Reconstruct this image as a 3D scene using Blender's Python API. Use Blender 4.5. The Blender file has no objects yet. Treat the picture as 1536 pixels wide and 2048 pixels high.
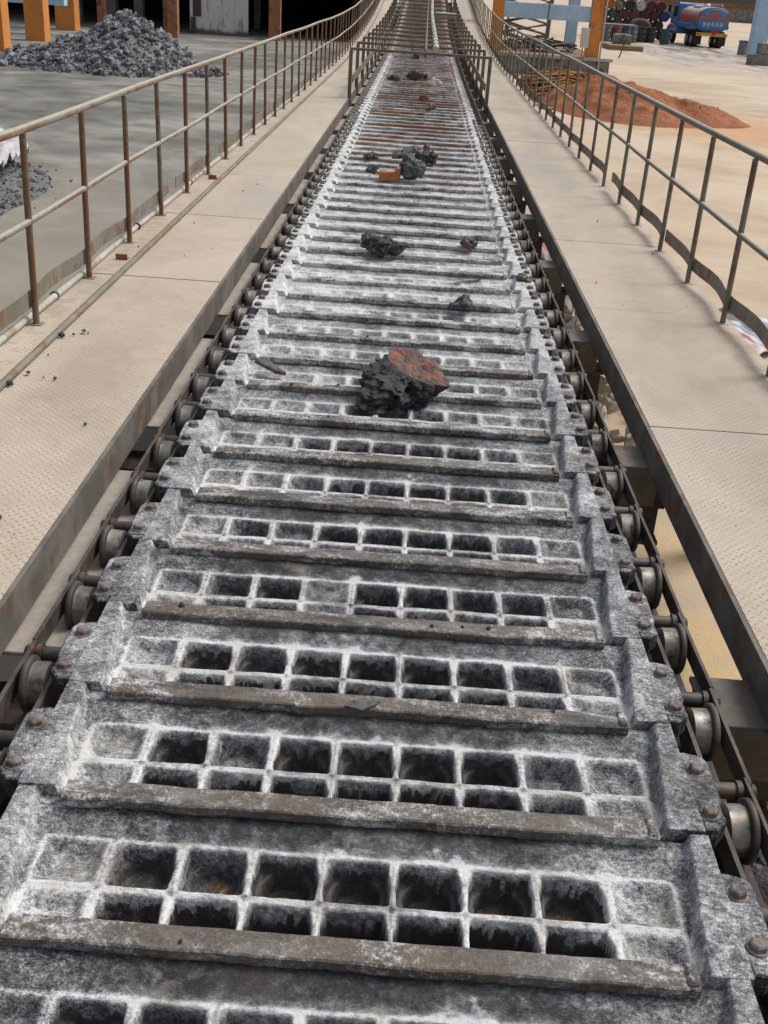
import bpy, bmesh, math, random
import numpy as np
from mathutils import Vector, Matrix, noise as mnoise
R_ = math.radians
SC = bpy.context.scene
COL = SC.collection
random.seed(7)

# ------------------------------------------------------------------ camera, sky, sun, exposure
cam_d = bpy.data.cameras.new('camera'); cam = bpy.data.objects.new('camera', cam_d); COL.objects.link(cam)
CAMH = 3.1
cam.matrix_world = Matrix(((0.99750144, -0.07044719, 0.00529902, 0.0),
                           (0.03587998, 0.44057281, -0.89699957, 0.0),
                           (0.0608565, 0.89494849, 0.44199966, CAMH),
                           (0, 0, 0, 1)))
cam_d.sensor_fit = 'VERTICAL'; cam_d.sensor_height = 36.0; cam_d.lens = 36.0 * 2150 / 2048
cam_d.clip_start = 0.05; cam_d.clip_end = 3000
SC.camera = cam
SC.view_settings.view_transform = 'Standard'; SC.view_settings.look = 'None'
SC.view_settings.exposure = 0.15; SC.view_settings.gamma = 1.0
wd = bpy.data.worlds.new('World'); SC.world = wd; wd.use_nodes = True
wn = wd.node_tree; wn.nodes.clear()
wo = wn.nodes.new('ShaderNodeOutputWorld'); wb = wn.nodes.new('ShaderNodeBackground')
sky = wn.nodes.new('ShaderNodeTexSky'); sky.sky_type = 'NISHITA'; sky.sun_disc = False
SUN_EL, SUN_AZ = R_(55), R_(62)          # azimuth from +Y towards +X
sky.sun_elevation = SUN_EL; sky.sun_rotation = SUN_AZ
sky.air_density = 1.0; sky.dust_density = 6.0; sky.ozone_density = 1.0
hs = wn.nodes.new('ShaderNodeHueSaturation'); hs.inputs['Saturation'].default_value = 0.45
wn.links.new(sky.outputs[0], hs.inputs['Color']); wn.links.new(hs.outputs[0], wb.inputs['Color'])
wb.inputs['Strength'].default_value = 0.13
wn.links.new(wb.outputs[0], wo.inputs['Surface'])
sl = bpy.data.lights.new('sun', 'SUN'); sl.energy = 1.5; sl.angle = R_(22); sl.color = (1.0, .96, .9)
so = bpy.data.objects.new('sun', sl); COL.objects.link(so)
sd = Vector((math.sin(SUN_AZ) * math.cos(SUN_EL), math.cos(SUN_AZ) * math.cos(SUN_EL), math.sin(SUN_EL)))
so.rotation_euler = sd.to_track_quat('Z', 'Y').to_euler(); so.location = (0, 0, 30)

# ------------------------------------------------------------------ node helper
class T:
    def __init__(s, name):
        s.m = bpy.data.materials.new(name); s.m.use_nodes = True; s.t = s.m.node_tree; s.t.nodes.clear()
        s.out = s.n('ShaderNodeOutputMaterial'); s.b = s.n('ShaderNodeBsdfPrincipled')
        s.t.links.new(s.b.outputs[0], s.out.inputs['Surface'])
    def n(s, k, **kw):
        o = s.t.nodes.new(k)
        for a, v in kw.items(): setattr(o, a, v)
        return o
    def set(s, sock, v):
        if hasattr(v, 'is_output') or isinstance(v, bpy.types.NodeSocket): s.t.links.new(v, sock)
        elif isinstance(v, (tuple, list)) and len(v) == 3 and sock.type == 'RGBA': sock.default_value = (*v, 1)
        else: sock.default_value = v
    def pos(s):
        return s.n('ShaderNodeNewGeometry').outputs['Position']
    def obj(s):
        return s.n('ShaderNodeTexCoord').outputs['Object']
    def sep(s, v):
        o = s.n('ShaderNodeSeparateXYZ'); s.set(o.inputs[0], v); return o.outputs
    def scale(s, v, k, off=(0, 0, 0)):
        o = s.n('ShaderNodeVectorMath', operation='MULTIPLY_ADD'); s.set(o.inputs[0], v); o.inputs[1].default_value = k; o.inputs[2].default_value = off
        return o.outputs[0]
    def noise(s, v, sc, det=4, rough=.55, dist=0):
        o = s.n('ShaderNodeTexNoise'); s.set(o.inputs['Vector'], v); o.inputs['Scale'].default_value = sc
        o.inputs['Detail'].default_value = det; o.inputs['Roughness'].default_value = rough; o.inputs['Distortion'].default_value = dist
        return o.outputs[0]
    def vor(s, v, sc, feat='F1', out=0):
        o = s.n('ShaderNodeTexVoronoi', feature=feat); s.set(o.inputs['Vector'], v); o.inputs['Scale'].default_value = sc
        return o.outputs[out]
    def mth(s, op, a, b=0, c=0, clamp=False):
        o = s.n('ShaderNodeMath', operation=op, use_clamp=clamp)
        for i, x in enumerate((a, b, c)): s.set(o.inputs[i], x)
        return o.outputs[0]
    def ss(s, v, a, b, lo=0., hi=1.):
        o = s.n('ShaderNodeMapRange', interpolation_type='SMOOTHSTEP'); s.set(o.inputs[0], v)
        o.inputs[1].default_value = a; o.inputs[2].default_value = b; o.inputs[3].default_value = lo; o.inputs[4].default_value = hi
        return o.outputs[0]
    def ramp(s, v, pts):
        o = s.n('ShaderNodeValToRGB'); e = o.color_ramp.elements
        while len(e) < len(pts): e.new(.5)
        for x, (p, c) in zip(e, pts):
            x.position = p; x.color = (*c, 1) if len(c) == 3 else c
        s.set(o.inputs[0], v); return o.outputs[0]
    def mix(s, f, a, b, mode='MIX'):
        o = s.n('ShaderNodeMix', data_type='RGBA', blend_type=mode); s.set(o.inputs[0], f); s.set(o.inputs[6], a); s.set(o.inputs[7], b)
        return o.outputs[2]
    def attr(s, name):
        return s.n('ShaderNodeAttribute', attribute_name=name).outputs['Fac']
    def rnd(s):
        return s.n('ShaderNodeObjectInfo').outputs['Random']
    def bump(s, h, st=.5, d=.01):
        o = s.n('ShaderNodeBump'); o.inputs['Strength'].default_value = st; o.inputs['Distance'].default_value = d
        s.set(o.inputs['Height'], h); s.set(s.b.inputs['Normal'], o.outputs[0])
    def fin(s, col, rough=.7, metal=0, spec=None):
        s.set(s.b.inputs['Base Color'], col); s.set(s.b.inputs['Roughness'], rough); s.set(s.b.inputs['Metallic'], metal)
        if spec is not None: s.set(s.b.inputs['Specular IOR Level'], spec)
        return s.m

M = {}
def mk_pan():
    t = T('lime_washed_iron'); P = t.pos(); X = t.sep(P); x, y = X[0], X[1]
    L = t.attr('lime'); darkness = t.attr('darkness'); wet = t.attr('wet'); smear = t.attr('smear')
    big = t.noise(P, 4.5, 3); mid = t.noise(P, 24, 4, .65, .8); swirl = t.noise(P, 11, 5, .6, 1.6)
    fine = t.noise(t.scale(P, (1, 1.9, 1)), 170, 2, .8); grain = t.noise(t.scale(P, (1, 1.4, 1), (3, 3, 3)), 75, 3, .7)
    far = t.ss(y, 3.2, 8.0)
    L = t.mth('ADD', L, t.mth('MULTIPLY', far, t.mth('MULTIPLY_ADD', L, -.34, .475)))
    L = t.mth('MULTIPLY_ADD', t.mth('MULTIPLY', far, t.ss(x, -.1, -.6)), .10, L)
    darkness = t.mth('MULTIPLY', darkness, t.ss(y, 4, 9, 1, .9))
    gz = t.ss(t.mth('ABSOLUTE', x), .25, .7, .45, 1)
    v = t.mth('MULTIPLY_ADD', t.mth('MULTIPLY', t.mth('SUBTRACT', fine, .5), gz), 1.4, L)
    v = t.mth('MULTIPLY_ADD', t.mth('MULTIPLY', t.mth('SUBTRACT', grain, .5), gz), 1.25, v)
    v = t.mth('MULTIPLY_ADD', t.mth('SUBTRACT', mid, .5), .9, v)
    v = t.mth('MULTIPLY_ADD', t.mth('SUBTRACT', swirl, .5), .75, v)
    v = t.mth('MULTIPLY_ADD', t.mth('SUBTRACT', big, .5), .9, v)
    v = t.mth('MULTIPLY_ADD', t.mth('SUBTRACT', t.rnd(), .5), .10, v)
    c = t.ramp(v, [(0.0, (.014, .015, .017)), (.2, (.04, .042, .047)), (.40, (.104, .109, .118)), (.56, (.20, .208, .22)), (.76, (.345, .352, .362)), (1., (.60, .605, .60))])
    # brown iron-oxide dust stains
    st = t.ss(t.noise(t.scale(P, (.7, 1, 1), (3, 9, 1)), 3.3, 4), .52, .70)
    c = t.mix(t.mth('MULTIPLY', st, .28), c, (.15, .12, .09)); yk = t.ss(t.noise(P, 6.5, 3), .50, .66); c = t.mix(t.mth('MULTIPLY', yk, t.mth('MULTIPLY', t.ss(smear, .1, .4), .45)), c, (.36, .33, .26))
    # dark tone of the pockets, and the painted shade under each lip
    sv = t.mth('MULTIPLY_ADD', t.mth('SUBTRACT', mid, .5), 1.3, darkness); sv = t.mth('MULTIPLY_ADD', t.mth('SUBTRACT', swirl, .5), .9, sv)
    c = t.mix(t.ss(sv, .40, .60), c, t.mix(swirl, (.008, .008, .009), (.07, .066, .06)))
    # soft lime run-off smears
    sm = t.mth('MULTIPLY_ADD', t.mth('SUBTRACT', swirl, .5), 1.9, smear); sm = t.mth('MULTIPLY_ADD', t.mth('SUBTRACT', mid, .5), .5, sm); sm = t.mth('MULTIPLY_ADD', t.mth('SUBTRACT', big, .5), 1.0, sm)
    sm = t.mth('MULTIPLY_ADD', far, .05, sm)
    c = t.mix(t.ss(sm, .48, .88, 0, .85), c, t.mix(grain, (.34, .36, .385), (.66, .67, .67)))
    rm = t.noise(t.scale(P, (1.1, .55, 1), (7, 3, 0)), 1.6, 5, .65)
    zone = t.mth('MULTIPLY', t.ss(y, 11, 22), t.mth('MULTIPLY', t.ss(x, -.65, -.2), t.ss(x, .95, .55)))
    zone = t.mth('MULTIPLY_ADD', t.ss(y, 25, 33), .6, zone, True)
    rr = t.mth('MULTIPLY', t.ss(rm, .41, .56), zone)
    c = t.mix(rr, c, t.mix(mid, (.34, .11, .035), (.16, .06, .03)))
    c = t.mix(t.mth('MULTIPLY', t.ss(y, 30, 42), .6), c, t.mix(t.ss(mid, .35, .65), (.14, .07, .055), (.30, .17, .13)))
    h = t.mth('ADD', t.mth('MULTIPLY', mid, .6), t.mth('MULTIPLY', grain, .5))
    t.bump(h, .6, .012)
    ro = t.mth('SUBTRACT', .85, t.mth('MULTIPLY', wet, .74))
    ro = t.mth('SUBTRACT', ro, t.mth('MULTIPLY', t.ss(sv, .45, .65), .3))
    c = t.mix(wet, c, t.mix(t.ss(big, .5, .6), (.05, .05, .045), (.13, .055, .018)))
    return t.fin(c, ro)
M['pan'] = mk_pan()

def mk_lip():
    t = T('worn_iron_lip'); P = t.pos(); y = t.sep(P)[1]; x = t.sep(P)[0]
    a = t.noise(t.scale(P, (.45, 1, 1)), 12, 6, .65, 1.2); b = t.noise(P, 60, 4, .7); big = t.noise(t.scale(P, (.8, 1, 1), (4, 0, 2)), 4.2, 4, .6, .8); g = t.noise(P, 160, 2, .8)
    v = t.mth('MULTIPLY_ADD', t.mth('SUBTRACT', b, .5), .5, a); v = t.mth('MULTIPLY_ADD', t.mth('SUBTRACT', g, .5), .5, v)
    c = t.ramp(v, [(.25, (.030, .028, .026)), (.42, (.078, .070, .062)), (.58, (.145, .135, .122)), (.8, (.26, .25, .235))])
    br = t.ss(t.noise(t.scale(P, (.6, 1, 1), (8, 1, 4)), 3.6, 4), .48, .66); c = t.mix(t.mth('MULTIPLY', br, .55), c, (.105, .075, .05))
    lime = t.mth('MULTIPLY_ADD', t.mth('SUBTRACT', b, .5), .9, big)
    lime = t.mth('MULTIPLY_ADD', t.mth('SUBTRACT', a, .5), .9, lime); lime = t.mth('MULTIPLY_ADD', t.mth('SUBTRACT', g, .5), .7, lime)
    lime = t.mth('MULTIPLY_ADD', t.ss(t.mth('ABSOLUTE', x), .5, .78), .13, lime)
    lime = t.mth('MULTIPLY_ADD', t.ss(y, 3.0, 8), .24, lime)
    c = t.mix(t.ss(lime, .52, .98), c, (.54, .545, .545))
    rm = t.noise(t.scale(P, (.5, 1.3, 1), (1, 5, 0)), 1.9, 4, .6)
    rr = t.mth('MULTIPLY', t.ss(rm, .5, .62), t.ss(y, 9, 15))
    c = t.mix(rr, c, t.mix(b, (.30, .13, .06), (.2, .13, .09)))
    c = t.mix(t.mth('MULTIPLY', t.ss(y, 30, 42), .6), c, (.15, .08, .06))
    t.bump(t.mth('ADD', a, b), .6, .006)
    return t.fin(c, .62)
M['lip'] = mk_lip()

def simple(name, c1, c2, sc=8, rough=.7, metal=0, b=.3, bd=.01, c3=None, det=4, lo=.35, hi=.65):
    t = T(name); P = t.pos(); a = t.noise(P, sc, det, .6, .3); f = t.noise(P, sc * 7, 3, .6)
    c = t.mix(t.ss(a, lo, hi), c1, c2)
    if c3: c = t.mix(t.ss(t.noise(t.scale(P, (1, 1, 1), (5, 1, 8)), sc * 1.7, 4), .54, .66), c, c3)
    c = t.mix(t.mth('MULTIPLY', t.ss(f, .4, .7), .3), c, t.mix(.5, c, (0, 0, 0)))
    t.bump(f, b, bd)
    return t.fin(c, rough, metal)
M['bolt'] = simple('rusty_bolt_iron', (.075, .066, .058), (.2, .19, .18), 30, .7, 0, .4, .004, (.22, .13, .07))
M['dark_steel'] = simple('dark_grimy_steel', (.035, .03, .027), (.085, .075, .066), 9, .6, 0, .3, .006, (.13, .06, .03))
M['frame_steel'] = simple('dusty_steel_section', (.10, .092, .08), (.17, .155, .135), 4, .7, 0, .25, .005, (.13, .07, .04))
M['beam_top'] = simple('dust_covered_beam', (.30, .265, .23), (.37, .33, .285), 5, .85, 0, .2, .004)
M['wheel'] = simple('grey_brown_wheel_steel', (.05, .04, .033), (.10, .085, .07), 14, .6, .2, .3, .004)
M['tread'] = simple('polished_wheel_tread', (.17, .155, .13), (.33, .31, .275), 12, .42, .6, .25, .003, (.10, .075, .055))
M['portal'] = simple('olive_grey_steel', (.105, .095, .07), (.17, .15, .115), 5, .7, 0, .2, .004, (.2, .1, .05))
M['orange'] = simple('orange_paint', (.68, .25, .05), (.60, .215, .045), 1.2, .7, 0, .1, .01, (.5, .2, .06))
M['rust_orange'] = simple('rusty_orange_steel', (.42, .17, .07), (.26, .12, .065), 1.5, .8, 0, .2, .01, (.12, .07, .05))
M['blue'] = simple('pale_blue_paint', (.36, .55, .74), (.42, .60, .78), 1., .6, 0, .1, .01)
M['white_wall'] = None
M['grey_col'] = simple('grey_concrete_column', (.15, .15, .155), (.22, .22, .22), 2, .9)
M['dark_wall'] = simple('dark_interior_wall', (.015, .013, .013), (.03, .026, .025), 1, .95)  # darkness of the workshop interior, put into a near-black colour
M['concrete'] = simple('stained_concrete', (.16, .16, .155), (.28, .275, .265), 1.6, .9, 0, .3, .02, (.09, .09, .088))
M['conc_top'] = simple('concrete_coping', (.38, .36, .33), (.46, .44, .4), 2, .9)
M['dirt'] = simple('brown_dirt', (.16, .075, .04), (.24, .13, .075), 2, .95, 0, .4, .03)
M['pipe_white'] = simple('pale_painted_pipe', (.46, .46, .42), (.38, .36, .3), 3, .55, 0, .1, .004, (.3, .24, .16))
M['pipe_green'] = simple('pale_green_pipe', (.35, .45, .38), (.28, .36, .3), 3, .6)
M['band'] = simple('rusty_flat_bar', (.21, .20, .165), (.16, .14, .11), 5, .7, 0, .2, .004, (.19, .09, .04))
M['black'] = simple('black_rubber', (.012, .012, .012), (.03, .03, .03), 6, .8)
M['truck_blue'] = simple('truck_blue_paint', (.06, .17, .42), (.09, .22, .46), 1.5, .35)
M['truck_red'] = simple('truck_red_paint', (.45, .12, .07), (.38, .1, .06), 1.5, .35)
def mk_tank():
    t = T('red_and_blue_tank_paint'); z = t.sep(t.obj())[2]; n = t.noise(t.pos(), 2.5, 4)
    z2 = t.mth('ADD', z, -1.72); c = t.mix(t.ss(z2, -.01, .01), (.06, .17, .42), t.mix(t.ss(z, 2.45, 2.6), (.40, .11, .07), (.42, .40, .41))); c = t.mix(t.ss(n, .55, .7, 0, .5), c, (.12, .08, .07))  # silver along the tank top is its highlight, put into the colour
    return t.fin(c, .35)
M['truck_tank'] = mk_tank()
M['silver'] = simple('silver_metal', (.5, .5, .52), (.62, .62, .64), 2, .3, .6)
M['yellow'] = simple('yellow_paint', (.62, .44, .04), (.5, .36, .05), 3, .5)
M['glass'] = simple('dark_window_glass', (.02, .025, .03), (.03, .035, .04), 2, .08)
M['lamp_red'] = simple('red_lamp_lens', (.5, .02, .02), (.4, .02, .02), 2, .3)
M['skin'] = simple('skin', (.35, .2, .13), (.3, .17, .11), 3, .6)
M['hair'] = simple('black_hair', (.01, .01, .01), (.02, .018, .016), 9, .6)
M['cloth_dark'] = simple('dark_trousers_cloth', (.02, .022, .03), (.035, .035, .045), 5, .9)
M['cloth_camo'] = simple('olive_mottled_cloth', (.13, .12, .08), (.22, .19, .13), 7, .9)
M['cloth_purple'] = simple('purple_cloth', (.11, .06, .16), (.15, .085, .2), 5, .9)
M['box_white'] = simple('grey_white_enamel', (.6, .61, .62), (.54, .55, .57), 3, .5)
M['wood'] = simple('weathered_wood', (.2, .085, .035), (.28, .14, .06), 5, .85, 0, .3, .01)
M['plank'] = simple('pale_plank', (.3, .2, .1), (.22, .15, .08), 5, .85)
M['stone_white'] = simple('pale_limestone', (.62, .59, .53), (.74, .71, .66), 5, .9, 0, .4, .01, (.58, .45, .26))
M['slag_dark'] = simple('dark_glassy_slag', (.012, .013, .016), (.05, .052, .056), 30, .42, 0, .7, .012)
M['slag_grey'] = simple('grey_slag', (.045, .046, .05), (.12, .12, .125), 25, .6, 0, .7, .012)
M['slag_rust'] = simple('rusted_slag_crust', (.34, .11, .045), (.14, .10, .088), 16, .85, 0, .6, .008, (.10, .085, .08), lo=.28, hi=.56)
M['brick'] = simple('orange_brick', (.42, .15, .06), (.34, .12, .05), 14, .9, 0, .4, .006)
M['gravel_fill'] = simple('grey_granular_fill', (.10, .1, .1), (.42, .42, .41), 110, .9, 0, 1, .012)

def mk_wall():
    t = T('stained_white_wall'); P = t.pos()
    st = t.noise(t.scale(P, (1.2, 1.2, .22)), 2.4, 5, .65); z = t.sep(P)[2]
    c = t.mix(t.ss(st, .5, .68), (.66, .65, .63), (.34, .3, .27))
    spk = t.ss(t.noise(P, 5, 4, .7), .6, .68); c = t.mix(spk, c, (.2, .17, .15))
    low = t.ss(t.mth('MULTIPLY_ADD', t.noise(P, 3, 3), .5, z), .35, .6, 1, 0); c = t.mix(low, c, (.12, .12, .1))
    return t.fin(c, .9)
M['white_wall'] = mk_wall()

def mk_rail(name, paint, rust, top, bias):
    t = T(name); P = t.pos(); n = t.n('ShaderNodeNewGeometry')
    nz = t.sep(n.outputs['Normal'])[2]
    a = t.noise(P, 3.2, 4, .6); b = t.noise(P, 26, 4, .65)
    v = t.mth('MULTIPLY_ADD', t.mth('SUBTRACT', b, .5), .7, t.mth('ADD', a, bias))
    c = t.mix(t.ss(v, .42, .6), paint, rust)
    # chalky dust that has settled on upward faces
    du = t.mth('MULTIPLY', t.ss(nz, .3, .9), t.ss(b, .3, .6, .5, 1)); c = t.mix(du, c, top)
    t.bump(b, .3, .004); return t.fin(c, .7)
M['rail_left'] = mk_rail('rusty_green_grey_rail', (.21, .2, .155), (.17, .085, .045), (.38, .36, .3), .0)
M['post_left'] = mk_rail('rusty_post', (.16, .14, .105), (.16, .075, .035), (.25, .2, .15), .07)
M['rail_right'] = mk_rail('olive_grey_rail', (.17, .16, .125), (.13, .08, .05), (.38, .36, .3), -.06)

def mk_deck():
    t = T('dusty_chequer_plate'); P = t.pos(); s = t.sep(P); x, y = s[0], s[1]
    k = 24.0
    u = t.mth('MULTIPLY', t.mth('ADD', x, y), k); v = t.mth('MULTIPLY', t.mth('SUBTRACT', x, y), k)
    fu = t.mth('SUBTRACT', t.mth('FRACT', u), .5); fv = t.mth('SUBTRACT', t.mth('FRACT', v), .5)
    par = t.mth('FLOOR', t.mth('MULTIPLY', t.mth('FRACT', t.mth('MULTIPLY', t.mth('ADD', t.mth('FLOOR', u), t.mth('FLOOR', v)), .5)), 2))
    def lens(a, b):
        return t.mth('ADD', t.mth('MULTIPLY', t.mth('MULTIPLY', a, a), 5.5), t.mth('MULTIPLY', t.mth('MULTIPLY', b, b), 60))
    e = t.mth('ADD', t.mth('MULTIPLY', lens(fu, fv), par), t.mth('MULTIPLY', lens(fv, fu), t.mth('SUBTRACT', 1, par)))
    lug = t.ss(e, .5, 1.1, 1, 0)
    big = t.noise(t.scale(P, (1, .5, 1)), 1.4, 5, .6, .4); mid = t.noise(P, 7, 5, .65); f = t.noise(P, 70, 3, .6)
    c = t.ramp(t.mth('MULTIPLY_ADD', t.mth('SUBTRACT', mid, .5), .5, big), [(.25, (.35, .295, .235)), (.5, (.445, .38, .305)), (.75, (.525, .455, .37))])
    gr = t.ss(t.noise(t.scale(P, (1, .35, 1), (9, 2, 0)), 1.1, 4), .52, .66)
    c = t.mix(t.mth('MULTIPLY', gr, .5), c, (.35, .325, .29)); dk = t.ss(t.noise(t.scale(P, (1, .7, 1), (21, 5, 0)), 3.1, 6, .7, .5), .58, .74); c = t.mix(t.mth('MULTIPLY', dk, .22), c, (.20, .175, .145))
    ru = t.ss(t.noise(t.scale(P, (1, 1, 1), (2, 7, 0)), 2.6, 5, .7), .58, .72)
    c = t.mix(t.mth('MULTIPLY', ru, .4), c, (.42, .27, .15))
    worn = t.mth('MULTIPLY', lug, t.ss(mid, .42, .6)); c = t.mix(t.mth('MULTIPLY', worn, .5), c, (.24, .18, .125))
    sp = t.ss(t.noise(P, 55, 2), .70, .74); c = t.mix(sp, c, (.08, .075, .07))
    edge = t.ss(t.mth('ABSOLUTE', x), 1.88, 2.02); c = t.mix(t.mth('MULTIPLY', edge, t.ss(mid, .45, .62, 0, .45)), c, (.26, .185, .125))
    t.bump(t.mth('MULTIPLY_ADD', lug, .8, t.mth('MULTIPLY', f, .3)), .8, .006)
    return t.fin(c, .78)
M['deck'] = mk_deck()

def mk_ground():
    t = T('yard_ground'); P = t.pos(); s = t.sep(P); x, y = s[0], s[1]
    big = t.noise(P, .16, 5, .6, .5); mid = t.noise(P, .9, 5, .65); fine = t.noise(P, 9, 5, .7); tiny = t.noise(P, 60, 3, .6)
    tan = t.ramp(t.mth('MULTIPLY_ADD', t.mth('SUBTRACT', mid, .5), .5, big), [(.3, (.37, .285, .20)), (.5, (.475, .38, .275)), (.7, (.55, .46, .355))])
    grey = t.ramp(t.mth('MULTIPLY_ADD', t.mth('SUBTRACT', mid, .5), 1.0, big), [(.3, (.078, .079, .07)), (.5, (.15, .148, .132)), (.7, (.26, .248, .215))])
    # tyre sweeps on the left yard
    w = t.n('ShaderNodeTexWave', wave_type='RINGS', rings_direction='Z'); t.set(w.inputs['Vector'], t.scale(P, (1, 1, 0), (16, -14, 0)))
    w.inputs['Scale'].default_value = .35; w.inputs['Distortion'].default_value = 5; w.inputs['Detail'].default_value = 4; w.inputs['Detail Scale'].default_value = .7
    grey = t.mix(t.mth('MULTIPLY', t.mth('MULTIPLY', t.ss(w.outputs['Fac'], .5, .9), t.ss(big, .42, .6)), .35), grey, (.28, .26, .23))
    wx = t.mth('MULTIPLY_ADD', t.mth('SUBTRACT', big, .5), 9, x)
    beige = t.mth('MULTIPLY', t.ss(t.mth('MULTIPLY_ADD', t.mth('SUBTRACT', mid, .5), 10, y), 21, 11), t.ss(wx, -9, -4))
    grey = t.mix(t.mth('MULTIPLY', beige, .7), grey, (.32, .28, .22))
    c = t.mix(t.ss(wx, -.8, .8), grey, tan)
    # yellow sulphur-coloured spill below the right walkway
    yl = t.mth('MULTIPLY', t.ss(y, 7.5, 5.5), t.mth('MULTIPLY', t.ss(x, .8, 1.6), t.ss(mid, .40, .55))); c = t.mix(t.mth('MULTIPLY', yl, .45), c, (.58, .40, .16))
    # wet streaked yard round the tanker
    d = t.n('ShaderNodeVectorMath', operation='DISTANCE'); t.set(d.inputs[0], t.scale(P, (1, .42, 0))); d.inputs[1].default_value = (21, 33.5, 0)
    wz = t.ss(t.mth('MULTIPLY_ADD', t.mth('SUBTRACT', mid, .5), 10, d.outputs['Value']), 15, 4)
    st = t.noise(t.scale(P, (.9, .16, 1), (3, 1, 0)), 1.3, 5, .7, .8)
    wet = t.mth('MULTIPLY', wz, t.ss(st, .38, .55)); wet2 = t.mth('MULTIPLY', wz, t.ss(st, .55, .68))
    c = t.mix(t.mth('MULTIPLY', wet, .7), c, (.25, .235, .225)); c = t.mix(t.mth('MULTIPLY', wet2, .8), c, (.08, .07, .065))
    sw = t.noise(t.scale(P, (.25, .9, 1), (0, 4, 0)), .8, 5, .7, 1.2)
    c = t.mix(t.mth('MULTIPLY', t.ss(sw, .54, .7), t.mth('MULTIPLY', t.ss(x, 5, 12, .15, .6), t.ss(y, 25, 45, .5, 1.2))), c, (.30, .29, .275))
    # red dust round the soil heap
    d2 = t.n('ShaderNodeVectorMath', operation='DISTANCE'); t.set(d2.inputs[0], t.scale(P, (1, .55, 0))); d2.inputs[1].default_value = (8.4, 18.0, 0)
    c = t.mix(t.mth('MULTIPLY', t.ss(t.mth('MULTIPLY_ADD', mid, 2.5, d2.outputs['Value']), 5.0, 2.4), .75), c, (.48, .25, .12))
    c = t.mix(t.ss(fine, .62, .75, 0, .35), c, (.1, .09, .08))
    t.bump(t.mth('MULTIPLY_ADD', fine, .7, t.mth('MULTIPLY', tiny, .4)), .45, .03)
    ro = t.mth('SUBTRACT', .9, t.mth('MULTIPLY', wet, .66))
    ro = t.mth('SUBTRACT', ro, t.mth('MULTIPLY', t.ss(x, -2, -4), t.ss(big, .45, .6, 0, .25)))
    return t.fin(c, ro)
M['ground'] = mk_ground()

def mk_heap(name, cs, sc, b):
    t = T(name); P = t.pos(); a = t.noise(P, sc, 5, .65, .4); v = t.vor(P, sc * 3, out=1); f = t.noise(P, sc * 8, 4, .6)
    c = t.ramp(a, [(.3, cs[0]), (.5, cs[1]), (.7, cs[2])])
    isl = t.n('ShaderNodeNewGeometry').outputs['Random Per Island']; c = t.mix(.25, c, t.mix(t.sep(v)[0], cs[0], cs[2])); c = t.mix(t.ss(isl, .55, 1., 0, .8), c, cs[2]); c = t.mix(t.ss(isl, .3, .0, 0, .6), c, cs[0]); t.bump(f, .8, b); return t.fin(c, .85)
M['ore'] = mk_heap('grey_ore_rock', ((.05, .052, .06), (.125, .128, .14), (.30, .305, .32)), 2.5, .03)
M['soil'] = mk_heap('red_soil', ((.16, .046, .013), (.255, .078, .021), (.34, .118, .036)), 1.6, .06)
M['cinder'] = mk_heap('dark_cinder_gravel', ((.05, .05, .055), (.12, .12, .125), (.24, .24, .245)), 8, .02)
M['straw'] = mk_heap('rust_brown_straw', ((.13, .05, .015), (.30, .13, .03), (.42, .21, .05)), 5, .04)

def mk_tarp(name, cs, sc):
    t = T(name); O = t.obj(); s = t.sep(O)
    f = t.mth('FRACT', t.mth('MULTIPLY', t.mth('ADD', s[0], t.mth('MULTIPLY', s[2], .5)), sc))
    c = t.ramp(f, [(0, cs[0]), (.3, cs[0]), (.33, cs[1]), (.45, cs[1]), (.48, cs[0]), (.62, cs[0]), (.65, cs[2]), (.8, cs[2]), (.83, cs[0])])
    t.bump(t.noise(O, 6, 4), .5, .02); return t.fin(c, .6)
M['tarp'] = mk_tarp('striped_woven_plastic', ((.5, .49, .49), (.42, .16, .18), (.22, .27, .4)), 3.0)
M['tarp_white'] = mk_tarp('white_pink_plastic_sheet', ((.46, .45, .46), (.48, .36, .40), (.40, .39, .42)), 2.3)

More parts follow.
